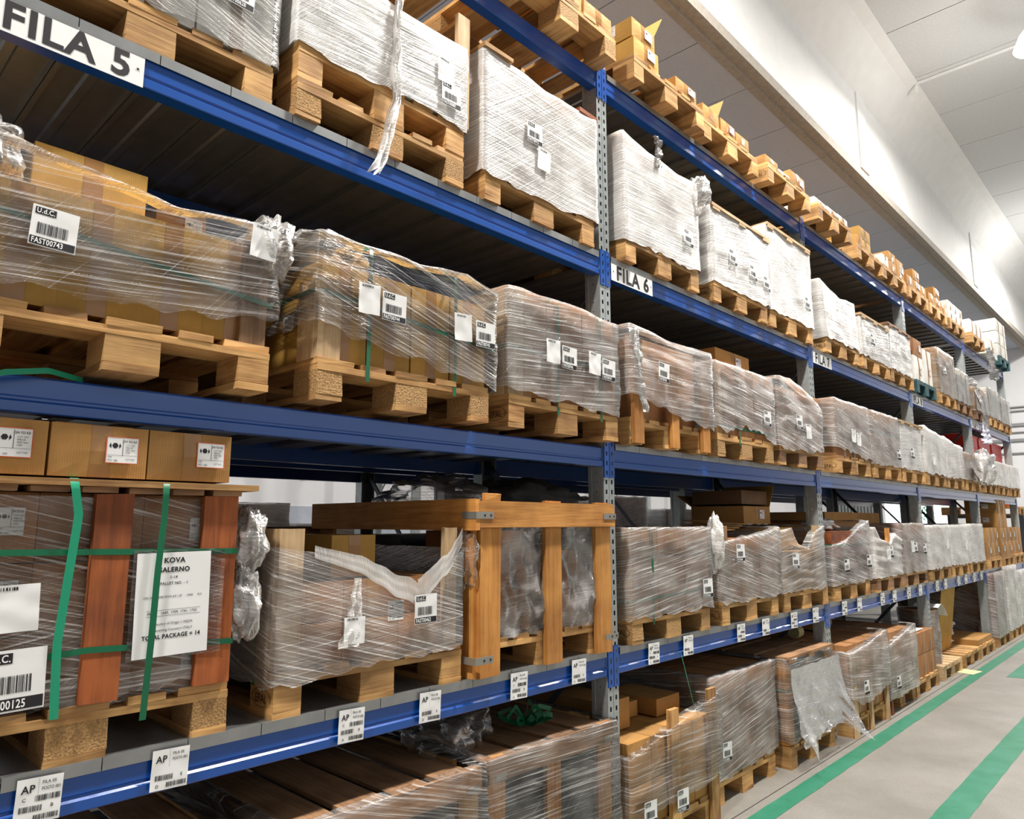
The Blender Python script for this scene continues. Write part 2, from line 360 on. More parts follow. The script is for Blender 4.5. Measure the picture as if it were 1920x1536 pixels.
# ------------------------------------------------------------------ setting
def build_setting():
    struct('floor', MB().box(-9, 24, -9, 7, -.1, 0), 'floor')
    fl = bpy.data.objects['floor']
    # slab joint line near the racks
    MB().box(-9, 24, -.115, -.109, 0, .0006).obj('floor_joint', 'ink', fl)
    b = struct('wall_rear', MB().box(-9, 24, 7, 7.25, 0, 8.2), 'white')
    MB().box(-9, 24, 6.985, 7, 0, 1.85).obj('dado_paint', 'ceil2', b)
    cd = MB(); cd.box(-9, 24, 6.93, 6.95, 2.27, 2.29); cd.box(5.3, 5.36, 6.92, 6.97, 2.25, 2.31); cd.box(10.3, 10.36, 6.92, 6.97, 2.25, 2.31)
    cd.obj('conduit', 'lampmetal', b)
    # end wall with a window opening
    w = MB(); y0, y1, z0, z1 = 3.0, 4.95, 1.0, 2.3
    w.box(24, 24.25, -9, y0, 0, 8.2); w.box(24, 24.25, y1, 7, 0, 8.2); w.box(24, 24.25, y0, y1, 0, z0); w.box(24, 24.25, y0, y1, z1, 8.2)
    ew = struct('wall_end', w, 'white')
    for i, z in enumerate((3.5, 3.84, 4.08, 4.26, 4.67, 4.78)):
        MB().box(23.93, 24, -5, 6.5, z, z + (.03, .07, .025, .08, .03, .03)[i]).obj('pipe', 'lampmetal', ew)
    win = MB(); win.box(24.1, 24.12, y0, y1, z0, z1)
    wo = struct('window_1', win, 'sky')
    fr = MB()
    for y in (y0, (y0 + y1) / 2 - .03, y1 - .06): fr.box(24.04, 24.1, y, y + .06, z0, z1)
    for z in (z0, z1 - .06): fr.box(24.04, 24.1, y0, y1, z, z + .06)
    fr.obj('window_frame', 'white', wo)
    fo = MB(); fr_ = random.Random(4)
    for k in range(26):
        a = Vector((24.0 + .02 * fr_.random(), 3.6 + fr_.uniform(0, .4), 1.9 + fr_.uniform(-.05, .3))); d = Vector((0, fr_.uniform(-.12, .12), -fr_.uniform(.08, .2)))
        fo.poly([a, a + d + Vector((0, .02, 0)), a + d * 1.4, a + d + Vector((0, -.02, 0))])
    fo.obj('leaves_outside', 'strap', wo)['kind'] = 'stuff'
    # corrugated curtain beside the window
    mb = MB(); mb.grid(lambda a, c: ((23.85 + .05 * math.sin(a * 90), 5.0 + a * 1.4, .0 + c * 2.8), (a, c)), 120, 1)
    tag(mb.obj('strip_curtain', 'galv'), 'grey corrugated curtain beside the bright far window', 'curtain')
    # long concrete girder with an inverted-T foot
    zb = 6.32
    g = MB()
    g.extrude([(.95, zb), (.72, zb), (.72, zb + .12), (.95, zb + .12)], -9, 24)
    g.obj('trim_1', 'concrete')['kind'] = 'structure'
    g = MB(); g.box(-9, 24, .835, .85, zb - .03, zb); o = g.obj('trim_2', 'concrete'); o['kind'] = 'structure'
    f = MB(); f.box(-9, 24, .725, .93, zb + .12, 8.2); 
    gi = struct('wall_girder', f, 'cream')
    MB().extrude([(.725, 7.55), (.725, 8.2), (.2, 8.2), (.2, 8.06), (.34, 8.0)], -9, 24).obj('top_flange', 'cream', gi)
    for x in (-3.6, 3.2, 10.0, 16.8):
        MB().box(x, x + .34, .70, .725, zb + .12, 8.0).obj('pilaster', 'cream', gi)
    # conduit on the flange and down the girder
    c = MB()
    for x in (11.2,):
        c.box(x, x + .03, .2, .23, 7.9, 8.06); c.box(x, x + .03, -6, .2, 8.03, 8.06)
    c.obj('cable_duct', 'cream', gi)
    # ceilings made of planks
    ce = struct('ceiling', MB().box(-9, 24, -9, .2, 8.2, 8.3), 'ceil')
    k = 0; x = -9.0
    while x < 24:
        MB().box(x + .008, min(x + 1.34, 24) - .008, -9, .3, 8.07, 8.2).obj('ceiling_panel', 'ceil', ce); x += 1.34; k += 1
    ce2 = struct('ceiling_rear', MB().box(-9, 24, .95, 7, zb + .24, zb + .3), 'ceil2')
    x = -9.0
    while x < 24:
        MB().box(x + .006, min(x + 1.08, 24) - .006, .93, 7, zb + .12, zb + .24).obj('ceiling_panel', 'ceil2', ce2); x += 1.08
    # skylight slot at the top
    # floor lines
    def line(name, label, y0, y1, x0, x1, seed):
        mb = MB(); n = 160
        def fn(a, b):
            xx = x0 + a * (x1 - x0); yy = y0 + (y1 - y0) * b + noise.noise((xx * 6, b * 9, seed)) * .006 * (1 if b in (0, 1) else 0) + .004 * noise.noise((xx * 30, b * 9, seed))
            return (xx, yy, .0015), (xx, yy)
        mb.grid(fn, n, 1, 0, False); return tag(mb.obj(name, 'line'), label, 'floor marking')
    line('floor_line', 'long green painted line on the floor nearest the rack', -.285, -.17, 2.6, 23, 1)
    line('floor_line', 'second green painted line on the floor, farther from the rack', -1.06, -.9, 3.0, 23, 5)
    mb = MB(); mb.poly([(9.4, -.48, .0016), (9.5, -.8, .0016), (10.6, -.82, .0016), (10.75, -.48, .0016)])
    tag(mb.obj('floor_patch', 'line'), 'green painted patch between the two green floor lines', 'floor marking')

def build_lamps():
    for i, (x, y, z) in enumerate(LAMPS):
        t = thing('ceiling_lamp', ('bell shaped high-bay lamp glowing at the upper right under the ceiling' if i == 2 else
                   'bell shaped high-bay lamp, %s along the ceiling from the near end' % ORD[i]), 'lamp', (x, y, z))
        n = 24; prof = [(.06, .22), (.1, .2), (.2, .08), (.26, -.06), (.27, -.08)]
        mb = MB()
        mb.grid(lambda a, b: ((lambda r, zz: (r * math.cos(a * 2 * math.pi), r * math.sin(a * 2 * math.pi), zz))(*prof[round(b * 4)]), (a, b)), n, 4)
        mb.obj('reflector', 'lampglass', t)
        mb = MB(); mb.poly([(.2 * math.cos(a * 2 * math.pi / n), .2 * math.sin(a * 2 * math.pi / n), -.03) for a in range(n)][::-1]); mb.obj('bulb', 'bulb', t)
        mb = MB(); mb.extrude([(.07 * math.cos(a * math.pi / 6), .07 * math.sin(a * math.pi / 6)) for a in range(12)], .2, .38, axis='z'); mb.obj('ballast', 'lampmetal', t)
        MB().box(-.004, .004, -.004, .004, .38, .62).obj('cable', 'ink', t)
        l = bpy.data.lights.new('lamp_light', 'AREA'); l.shape = 'DISK'; l.size = .5; l.energy = LAMP_POWER[i]; l.color = (1, .96, .9)
        lo = bpy.data.objects.new('lamp_light', l); lo.location = (x, y, z - .1); COL.objects.link(lo)
        l = bpy.data.lights.new('lamp_glow_light', 'POINT'); l.shadow_soft_size = .2; l.energy = LAMP_POWER[i] * .22; l.color = (1, .97, .93)
        lo = bpy.data.objects.new('lamp_glow_light', l); lo.location = (x, y, z - .32); COL.objects.link(lo)

# ------------------------------------------------------------------ racking
def holes_strip(mb, xc, hw, hh, x0, x1, z0, z1, pitch, y, axis='front', mi=0):
    """flat strip x0..x1 at depth y from z0..z1 with a rectangular hole of 2hw x 2hh every pitch"""
    P = (lambda a, z: (a, y, z)) if axis == 'front' else (lambda a, z: (y, a, z))
    fl = axis != 'front'
    def q(a0, a1, c0, c1):
        pts = [P(a0, c0), P(a1, c0), P(a1, c1), P(a0, c1)]
        mb.poly(pts[::-1] if fl else pts, [(a0, c0), (a1, c0), (a1, c1), (a0, c1)], mi)
    q(x0, xc - hw, z0, z1); q(xc + hw, x1, z0, z1)
    z = z0 + pitch / 2; last = z0
    while z + hh < z1:
        q(xc - hw, xc + hw, last, z - hh); last = z + hh; z += pitch
    q(xc - hw, xc + hw, last, z1)
POSTH = 4.18
def post_mesh(detail):
    def mk():
        mb = MB()
        if detail:
            holes_strip(mb, -.068, .0065, .011, -.09, -.0465, 0, POSTH, .05, 0)
            holes_strip(mb, -.022, .0065, .011, -.0435, 0, 0, POSTH, .05, 0)
            mb.poly([(-.0465, 0, 0), (-.0465, .004, 0), (-.0465, .004, POSTH), (-.0465, 0, POSTH)][::-1]); mb.poly([(-.0435, .004, 0), (-.0435, 0, 0), (-.0435, 0, POSTH), (-.0435, .004, POSTH)][::-1])
            mb.poly([(-.0465, .004, 0), (-.0435, .004, 0), (-.0435, .004, POSTH), (-.0465, .004, POSTH)])
            holes_strip(mb, .045, .003, .003, .0, .075, 0, POSTH, .05, -.09, 'side')
            mb.poly([(0, 0, 0), (0, .075, 0), (0, .075, POSTH), (0, 0, POSTH)])
        else:
            mb.box(-.09, 0, 0, .004, 0, POSTH); mb.box(-.09, -.087, .004, .075, 0, POSTH); mb.box(-.003, 0, .004, .075, 0, POSTH)
        mb.box(-.094, -.087, .075, .079, 0, POSTH); mb.box(-.003, .004, .075, .079, 0, POSTH)
        mb.box(-.094, -.09, .079, .095, 0, POSTH)
        return mb.mesh('upright_post', 'galv')
    return cached(('post', detail), mk)
ORD = {0: 'nearest', 1: 'second', 2: 'third', 3: 'fourth', 4: 'fifth', 5: 'last'}
FX = [.26, 3.06, 5.86, 8.66, 11.46, 14.26]
def frames():
    for i, x in enumerate(FX):
        for row, y0 in ((0, 0.0), (1, 1.22)):
            if row == 0:
                lab = ('perforated steel upright frame at the near side of the %s bay' % BN[5 + i]) if i < 5 else 'perforated steel upright frame at the far end of the front rack'
            else: lab = 'upright frame of the back-to-back rear rack, %s from the near end' % ORD[i]
            t = thing('upright_frame', lab, 'rack frame', (x, y0, 0))
            link('post', post_mesh(row == 0 and i in (1, 2, 3, 4)), t)
            p2 = link('post', post_mesh(False), t, (-.09, .96, 0), (0, 0, math.pi))
            MB().box(-.1, .01, -.01, .11, 0, .006).obj('base_plate', 'galv', t)
            MB().box(-.1, .01, .86, .98, 0, .006).obj('base_plate', 'galv', t)
            za = .15
            k = 0
            while za < 3.6:
                zb = za + .92
                (ya, yb) = (.07, .9) if k % 2 else (.9, .07)
                L = math.hypot(yb - ya, zb - za); m = Matrix.Translation((-.045, ya, za)) @ Matrix.Rotation(math.atan2(zb - za, yb - ya), 4, 'X')
                mb = MB(); mb.box(-.018, .018, 0, L, -.003, .003, rot=m); mb.box(-.018, -.012, 0, L, .003, .028, rot=m)
                mb.obj('diagonal_brace', 'darksteel', t); za = zb; k += 1
BEAM = [(.052, 0), (.002, 0), (0, .003), (0, .028), (.007, .034), (.007, .040), (.004, .044), (.004, .092), (.008, .098), (.052, .098)]
def connector(far):
    def mk():
        mb = MB()
        if far: mb.box(0, .043, -.005, 0, -.055, .14)
        else: holes_strip(mb, .022, .005, .011, 0, .043, -.055, .14, .049, -.005)
        mb.box(0, .003, -.005, .06, -.055, .14) if not far else None
        return mb.mesh('end_connector', 'bluepaint')
    return cached(('conn', far), mk)
SIGN = {}
def fila_sign(parent, bay, xl, z0):
    w, h = .405, .104
    p = Print(); p.text('FILA %d' % bay, .05, .013, .112, .03, width=.315)
    for px in (.018, w - .018): p.poly([(px + .004 * math.cos(R(45 * i)), h * .5 + .004 * math.sin(R(45 * i)), .0015) for i in range(8)], None, 0)
    mb = MB(); mb.box(0, w, 0, h, -.0015, 0)
    o = mb.obj('row_sign', 'paper', parent, (xl, -.003, z0)); o.rotation_euler = (R(90), 0, 0)
    o['label'] = 'white sign reading FILA %d' % bay
    p.obj('lettering', ['ink'], o)
def ap_label(parent, bay, x, n, full, z0):
    w, h = .1, .106; p = Print()
    p.text('AP', .1 * w, .68 * h, .24 * h, .02, width=.3 * w)
    p.rect(.47 * w, .475 * w, .55 * h, .98 * h)
    p.text('FILA %02d' % bay, .55 * w, .84 * h, .1 * h, .01, width=.3 * w); p.text('POSTO %03d' % n, .55 * w, .7 * h, .1 * h, .01, width=.4 * w)
    if full:
        p.text('C', .15 * w, .5 * h, .11 * h, .01); p.bars(.42 * w, .96 * w, .47 * h, .6 * h, n, 18)
        p.bars(.1 * w, .6 * w, .26 * h, .39 * h, n + 5, 18); p.text('B', .78 * w, .3 * h, .11 * h, .01)
        p.text('A', .15 * w, .07 * h, .11 * h, .01); p.bars(.42 * w, .96 * w, .06 * h, .18 * h, n + 9, 18)
    else:
        p.bars(.12 * w, .6 * w, .24 * h, .37 * h, n + 5, 18); p.text('E', .8 * w, .28 * h, .11 * h, .01)
        p.text('D', .15 * w, .07 * h, .11 * h, .01); p.bars(.42 * w, .96 * w, .06 * h, .18 * h, n + 9, 18)
    o = sheet(parent, 'location_label', w, h, p, 'front', (x, -.012, z0), .006, n * 1.7, R(-1.5))
def deck_panel(detail):
    def mk():
        mb = MB(); w = .2215
        mb.box(0, w, -.002, 1.0, .0275, .03); mb.box(0, w, -.004, -.001, -.004, .03)
        mb.box(0, .003, .056, 1.0, .006, .0275); mb.box(w - .003, w, .056, 1.0, .006, .0275)
        mb.box(.003, .018, .056, 1.0, .006, .008)
        mb.extrude([(.09, .0275), (.098, .020), (.124, .020), (.132, .0275)], .003, .99, axis='y')
        return mb.mesh('deck_panel', 'deck')
    return cached('deckpanel', mk)
def racks():
    BT = {1: .98, 2: 2.0, 3: 3.02, 4: 4.10}
    for lv, zt in BT.items():
        for b in range(5, 10):
            x0, x1 = BX[b]
            for row, ys in ((0, (0.0, .96)), (1, (1.22, 2.18))):
                for bi, y in enumerate(ys):
                    if row == 1 and (lv in (3, 4)) and bi == 1: continue
                    front = bi == 0
                    lab = ('blue %s beam of the %s, %s bay, %s' % ('front' if front else 'back', 'front rack' if row == 0 else 'rear rack', BN[b], LV[lv][7:]))
                    t = thing('rack_beam', lab, 'beam', (x0, y, zt - .098))
                    mk = lambda: MB().extrude(BEAM, -.004, 2.714).mesh('beam', 'bluepaint')
                    o = link('beam_profile', cached('beam', mk), t, (0, 0, 0) if front else (2.71, 0, 0), None if front else (0, 0, math.pi))
                    if front and row == 0:
                        link('end_connector', connector(b > 8), t, (-.0435, 0, 0)); link('end_connector', connector(b > 8), t, (2.7105, 0, 0))
                    if front and row == 0 and lv == 3: fila_sign(t, b, .012, -.006)
                    if front and row == 0 and lv == 1:
                        xs = {5: (.526, .843, 1.44, 1.786, 2.273, 2.679), 6: (3.312, 3.664, 4.305, 4.657, 5.114, 5.506)}.get(b) or [BX[b][0] + d for d in (.25, .6, 1.2, 1.55, 2.0, 2.4)]
                        for k, xx in enumerate(xs):
                            if b <= 8: ap_label(t, b, xx - x0, k // 2 + 1, k % 2 == 0, .008)
            # decking on the front rack
            if (lv, b) == (4, 5): continue
            if (lv, b) == (2, 5):
                t = thing('cross_bars', 'spaced steel cross bars carrying the pallets, nearest bay, second level', 'shelf bars', (x0, 0, 1.965))
                for k in range(12): MB().box(.02 + k * .2245, .145 + k * .2245, .055, .958, 0, .034).obj('cross_bar', 'deck', t)
                continue
            t = thing('shelf_deck', 'ridged galvanised steel shelf deck, %s bay, %s' % (BN[b], LV[lv][7:]), 'shelf deck', (x0 + .013, 0, zt - .0035))
            for k in range(12): link('deck_panel', deck_panel(1), t, (k * .2243, 0, 0))

# ------------------------------------------------------------------ pallets
PY = {'a': [(0, .145), (.5275, .6725), (1.055, 1.2)]}
def pallet_part(kind, i, mat):
    def mk():
        mb = MB()
        bxs = [(0, .1), (.3275, .4725), (.7, .8)]
        if kind == 'block': a = bxs[i % 3]; y = PY['a'][i // 3]; mb.box(a[0], a[1], y[0], y[1], .022, .1, jit=.002)
        if kind == 'bottom_board': a = bxs[i]; mb.box(a[0], a[1], 0, 1.2, 0, .022, jit=.0015)
        if kind == 'stringer_board': y = PY['a'][i]; mb.box(0, .8, y[0], y[1], .1, .122, jit=.0015)
        if kind == 'deck_board':
            a = [(0, .145), (.1825, .2825), (.3275, .4725), (.5175, .6175), (.655, .8)][i]; mb.box(a[0], a[1], rnd.uniform(-.004, .004), 1.2, .122, .144, jit=.0015)
        return mb.mesh(kind, mat)
    return cached((kind, i, mat), mk)
def pallet(x, y, z, label, mat='pine', bmat=None, full=True, rz=0, stamp=None, group=None):
    t = thing('pallet', label, 'pallet', (x, y, z), rz, group)
    if full:
        for i in range(9):
            o = link('block', pallet_part('block', i, bmat or mat), t)
            if stamp == i or (stamp and stamp == 'c' and i == 0):
                p = Print(); p.text('EPAL', 0, -.016, .04, .0, 'c', width=.072)
                n = 28
                for k in range(n):
                    a, c = 2 * math.pi * k / n, 2 * math.pi * (k + 1) / n
                    p.poly([(r_ * .058 * math.cos(q), r_ * .030 * math.sin(q), .0006) for r_, q in ((.95, a), (1, a), (1, c), (.95, c))])
                s = p.obj('stamp', ['stampink'], o, (-.0025, .0725, .061)); s.rotation_euler = (R(90), 0, R(-90))
        for i in range(3): link('bottom_board', pallet_part('bottom_board', i, mat), t)
        for i in range(3): link('stringer_board', pallet_part('stringer_board', i, mat), t)
        for i in range(5): link('deck_board', pallet_part('deck_board', i, mat), t)
    else:
        def mk():
            mb = MB()
            for a in ((0, .1), (.3275, .4725), (.7, .8)):
                mb.box(a[0], a[1], 0, 1.2, 0, .022)
                for yy in PY['a']: mb.box(a[0], a[1], yy[0], yy[1], .022, .1)
            for yy in PY['a']: mb.box(0, .8, yy[0], yy[1], .1, .122)
            return mb.mesh('pallet_base', mat)
        link('base', cached(('pb', mat), mk), t)
        link('top_boards', cached(('pt', mat), lambda: MB().box(0, .145, 0, 1.2, .122, .144).box(.1825, .2825, 0, 1.2, .122, .144).box(.3275, .4725, 0, 1.2, .122, .144).box(.5175, .6175, 0, 1.2, .122, .144).box(.655, .8, 0, 1.2, .122, .144).mesh('top_boards', mat)), t)
    return t

# ------------------------------------------------------------------ cartons
def carton_mesh(w, d, h, mat='card', tape=True, seed=0):
    w, d, h = round(w, 2), round(d, 2), round(h, 2)
    def mk():
        mb = MB(); r = random.Random(hash((w, d, h)) & 255)
        def bul(p):
            x, y, z = p
            return (x + .006 * math.sin(math.pi * z / h) * (1 if x > w / 2 else -1) * (math.sin(math.pi * y / d)), y - .007 * math.sin(math.pi * z / h) * math.sin(math.pi * x / w) * (1 if y < d / 2 else -1), z)
        F = [((0, 0, 0), (w, 0, 0), (0, 0, h)), ((w, 0, 0), (0, d, 0), (0, 0, h)), ((w, d, 0), (-w, 0, 0), (0, 0, h)), ((0, d, 0), (0, -d, 0), (0, 0, h)), ((0, 0, h), (w, 0, 0), (0, d, 0)), ((0, d, 0), (w, 0, 0), (0, -d, 0))]
        for o, a, b in F:
            o, a, b = Vector(o), Vector(a), Vector(b)
            mb.grid(lambda u, v: (bul(tuple(o + a * u + b * v)), (u, v)), 4, 4, 0, False)
        if tape:
            c = w / 2
            for k in range(4):
                z0, z1 = h * k / 4, h * (k + 1) / 4
                mb.poly([(bul((c - .025, 0, z0))[0], bul((c - .025, 0, z0))[1] - .0008, z0), (c + .025, bul((c + .025, 0, z0))[1] - .0008, z0), (c + .025, bul((c + .025, 0, z1))[1] - .0008, z1), (c - .025, bul((c - .025, 0, z1))[1] - .0008, z1)], None, 1)
            mb.poly([(c - .025, 0, h + .0008), (c + .025, 0, h + .0008), (c + .025, d, h + .0008), (c - .025, d, h + .0008)], None, 1)
            # meeting line of the top flaps
        mb.poly([(0, d / 2 - .001, h + .0004), (w, d / 2 - .001, h + .0004), (w, d / 2 + .001, h + .0004), (0, d / 2 + .001, h + .0004)], None, 2)
        return mb.mesh('carton', [mat, 'tape', 'ink'])
    return cached(('carton', w, d, h, mat, tape), mk)
def carton(x, y, z, w, d, h, label, mat='card', rz=0, tape=True, lab=None, group=None, flap=False, name='carton'):
    """loose carton: top-level thing"""
    t = thing(name, label, 'box', (x, y, z), rz, group)
    link('carton_body', carton_mesh(w, d, h, mat, tape), t)
    if lab == 'front': carton_label(t, (w * .55, -.0095, h * .3), 'front', min(.08, w * .35), min(.075, h * .5), seed=x)
    if lab == 'left': carton_label(t, (-.0085, d * .45, h * .35), 'left', .08, .07, seed=x, red=False)
    if lab == 'both':
        carton_label(t, (w * .5, -.0095, h * .3), 'front', min(.08, w * .35), min(.075, h * .5), seed=x); carton_label(t, (-.0085, d * .45, h * .35), 'left', .08, .07, seed=x, red=False)
    if flap:
        m = Matrix.Translation((w, 0, h)) @ Matrix.Rotation(R(-60), 4, 'Y'); MB().box(0, d * .45, .0, d, -.002, .002, rot=m).obj('flap', mat, t)
        m = Matrix.Translation((0, d, h)) @ Matrix.Rotation(R(35), 4, 'X'); MB().box(0, w, 0, d * .35, -.002, .002, rot=m).obj('flap', mat, t)
    return t

# ------------------------------------------------------------------ stretch film
def interp(pts, t):
    if not pts: return 0
    if t <= pts[0][0]: return pts[0][1]
    for (a, va), (b, vb) in zip(pts, pts[1:]):
        if t <= b: return va + (vb - va) * (t - a) / (b - a)
    return pts[-1][1]
def film(root, w, d, z0, z1, top=None, bot=None, mat='film1', seed=0, fine=1.0, amp=.004, over=.010, tuck=.06, lean=0, ragged=.012, topL=None):
    """open sleeve around a load; top/bot: [(t along front 0..1, z)] absolute z"""
    top = top or [(0, z1), (1, z1)]; bot = bot or [(0, z0), (1, z0)]
    tl = topL if topL is not None else top[0][1]
    path = []
    nf, nd, nb = int(26 * fine) + 4, int(18 * fine) + 3, 5
    e = over
    def seg(a, b, n, side):
        for i in range(n): path.append((a[0] + (b[0] - a[0]) * i / n, a[1] + (b[1] - a[1]) * i / n, side, i / n))
    seg((-e, d + e), (-e, -e + .012), nd, 'L'); seg((-e + .0, -e + .012), (-e + .012, -e), 2, 'F0')
    seg((-e + .012, -e), (w + e - .012, -e), nf, 'F'); seg((w + e - .012, -e), (w + e, -e + .012), 2, 'F1')
    seg((w + e, -e + .012), (w + e, d + e), nd // 2, 'R'); seg((w + e, d + e), (-e, d + e), nb, 'B'); path.append((-e, d + e, 'B', 1))
    us = [0]
    for a, b in zip(path, path[1:]): us.append(us[-1] + math.dist(a[:2], b[:2]))
    nv = int(16 * fine) + 4; rows = nv + 1; tr = 3 if tuck else 0
    mb = MB(); uvs = []
    for j in range(rows + tr):
        for i, (x, y, s, t) in enumerate(path):
            ft = {'L': 0, 'F0': 0, 'F': t, 'F1': 1, 'R': 1, 'B': 1 - t}[s]
            zt = interp(top, ft) if s != 'L' else tl + (top[0][1] - tl) * t
            zb = interp(bot, ft) + ragged * noise.noise((us[i] * 14, 3.3, seed)) * 2
            v = min(j / nv, 1); z = zb + (zt - zb) * v
            z += .008 * noise.noise((us[i] * 7, v * 3, seed + 5)) * (1 if v > .9 or v < .1 else .3)
            o = amp * (noise.noise((us[i] * 3 + z * 2, z * 34 + us[i] * 3, seed)) * 1.3 + 1.6 * noise.noise((us[i] * 5, z * 5, seed + 2)) + .4)
            cn = {'L': (-1, 0), 'F0': (-.7, -.7), 'F': (0, -1), 'F1': (.7, -.7), 'R': (1, 0), 'B': (0, 1)}[s]
            xx, yy = x + cn[0] * o, y + cn[1] * o
            if j >= rows:                                       # tuck over the top edge
                k = (j - nv) / tr; r = tuck * k
                cx, cy = min(max(xx, r - e), w - r + e), min(max(yy, r - e), d - r + e)
                xx, yy = cx, cy; z = zt + .006 * math.sin(k * 3) - .003 + .010 * noise.noise((us[i] * 9, k * 4, seed))
            xx += lean * (z - z0)
            mb.v.append((xx, yy, z)); uvs.append((us[i], z))
    n = len(path)
    for j in range(rows + tr - 1):
        for i in range(n - 1):
            k = [j * n + i, j * n + i + 1, (j + 1) * n + i + 1, (j + 1) * n + i]
            mb.face(k, [uvs[q] for q in k], 0, True)
    return mb.obj('stretch_film', mat, root)
def crumple(parent, name, c, size, mat='film1', seed=0, n=22, hang=0, flat=.6, label=None):
    """loose crumpled bag or sheet of film: noisy closed blob, size=(rx,ry,rz)"""
    mb = MB()
    def fn(a, b):
        th = a * 2 * math.pi; ph = b * math.pi
        d = Vector((math.sin(ph) * math.cos(th), math.sin(ph) * math.sin(th), math.cos(ph)))
        k = 1 + .38 * noise.noise(d * 2.2 + Vector((seed, 0, 0))) + flat * (.26 * (1 - abs(noise.noise(d * 4 + Vector((0, seed, 0)))) * 2) - .2 + .08 * noise.noise(d * 11))
        return (c[0] + d.x * size[0] * k, c[1] + d.y * size[1] * k, c[2] + d.z * size[2] * k + hang * d.x), (a * size[0] * 6, b * size[2] * 3)
    mb.grid(fn, n * 2, n)
    o = mb.obj(name, mat, parent)
    if label: o['label'] = label
    return o
def ribbon(parent, name, pts, w, mat, seed=0, fold=.3, n=30, dirv=(1, 0, 0), label=None, wend=None):
    """pleated strip of film / strap following pts"""
    mb = MB(); P = [Vector(p) for p in pts]; L = [0]
    for a, b in zip(P, P[1:]): L.append(L[-1] + (b - a).length)
    def at(t):
        s = t * L[-1]
        for i in range(len(P) - 1):
            if s <= L[i + 1] or i == len(P) - 2:
                k = (s - L[i]) / max(1e-6, L[i + 1] - L[i]); k = min(max(k, 0), 1)
                return P[i].lerp(P[i + 1], k), (P[i + 1] - P[i]).normalized()
    dv = Vector(dirv)
    nw = 8 if fold else 1
    def fn(a, b):
        p, tg = at(b); ww = w + ((wend or w) - w) * b; nn = tg.cross(dv).normalized()
        off = fold * ww * .35 * (math.sin(a * 15 + seed) + noise.noise((a * 4, b * 8, seed)) * 1.4)
        wob = .15 * ww * noise.noise((b * 6, seed, 0)) if fold else 0
        return p + dv * ((a - .5) * ww + wob) + nn * off, (a * ww, b * L[-1])
    mb.grid(fn, nw, n); o = mb.obj(name, mat, parent)
    if label: o['label'] = label
    return o
def drape(parent, x0, x1, ztop, zbot, flare, mat='film0', seed=0, y=-.03, bulge=.03, label=None):
    """loose sheet of film hanging from ztop; zbot(u), flare(u) give its lower edge"""
    mb = MB()
    def fn(u, v):
        zb = zbot(u); z = ztop + (zb - ztop) * v + .01 * noise.noise((u * 9, v * 5, seed))
        f = 1 - abs(noise.noise((u * 4 + v, v * 2.5, seed))) * 2; g = 1 - abs(noise.noise((u * 9 - v * 2, v * 5, seed + 4))) * 2
        return (x0 + (x1 - x0) * u + .02 * noise.noise((v * 4, u * 3, seed)), y - flare(u) * v * v - bulge * (f * .7 + g * .35) * (.3 + v), z), (u * (x1 - x0), z)
    mb.grid(fn, 40, 40); o = mb.obj('draped_film', mat, parent)
    if label: o['label'] = label
    return o
def strap(root, pts, w=.014, mat='strap_d', dirv=(1, 0, 0)): return ribbon(root, 'strap', pts, w, mat, 0, 0, max(8, len(pts) * 4), dirv)

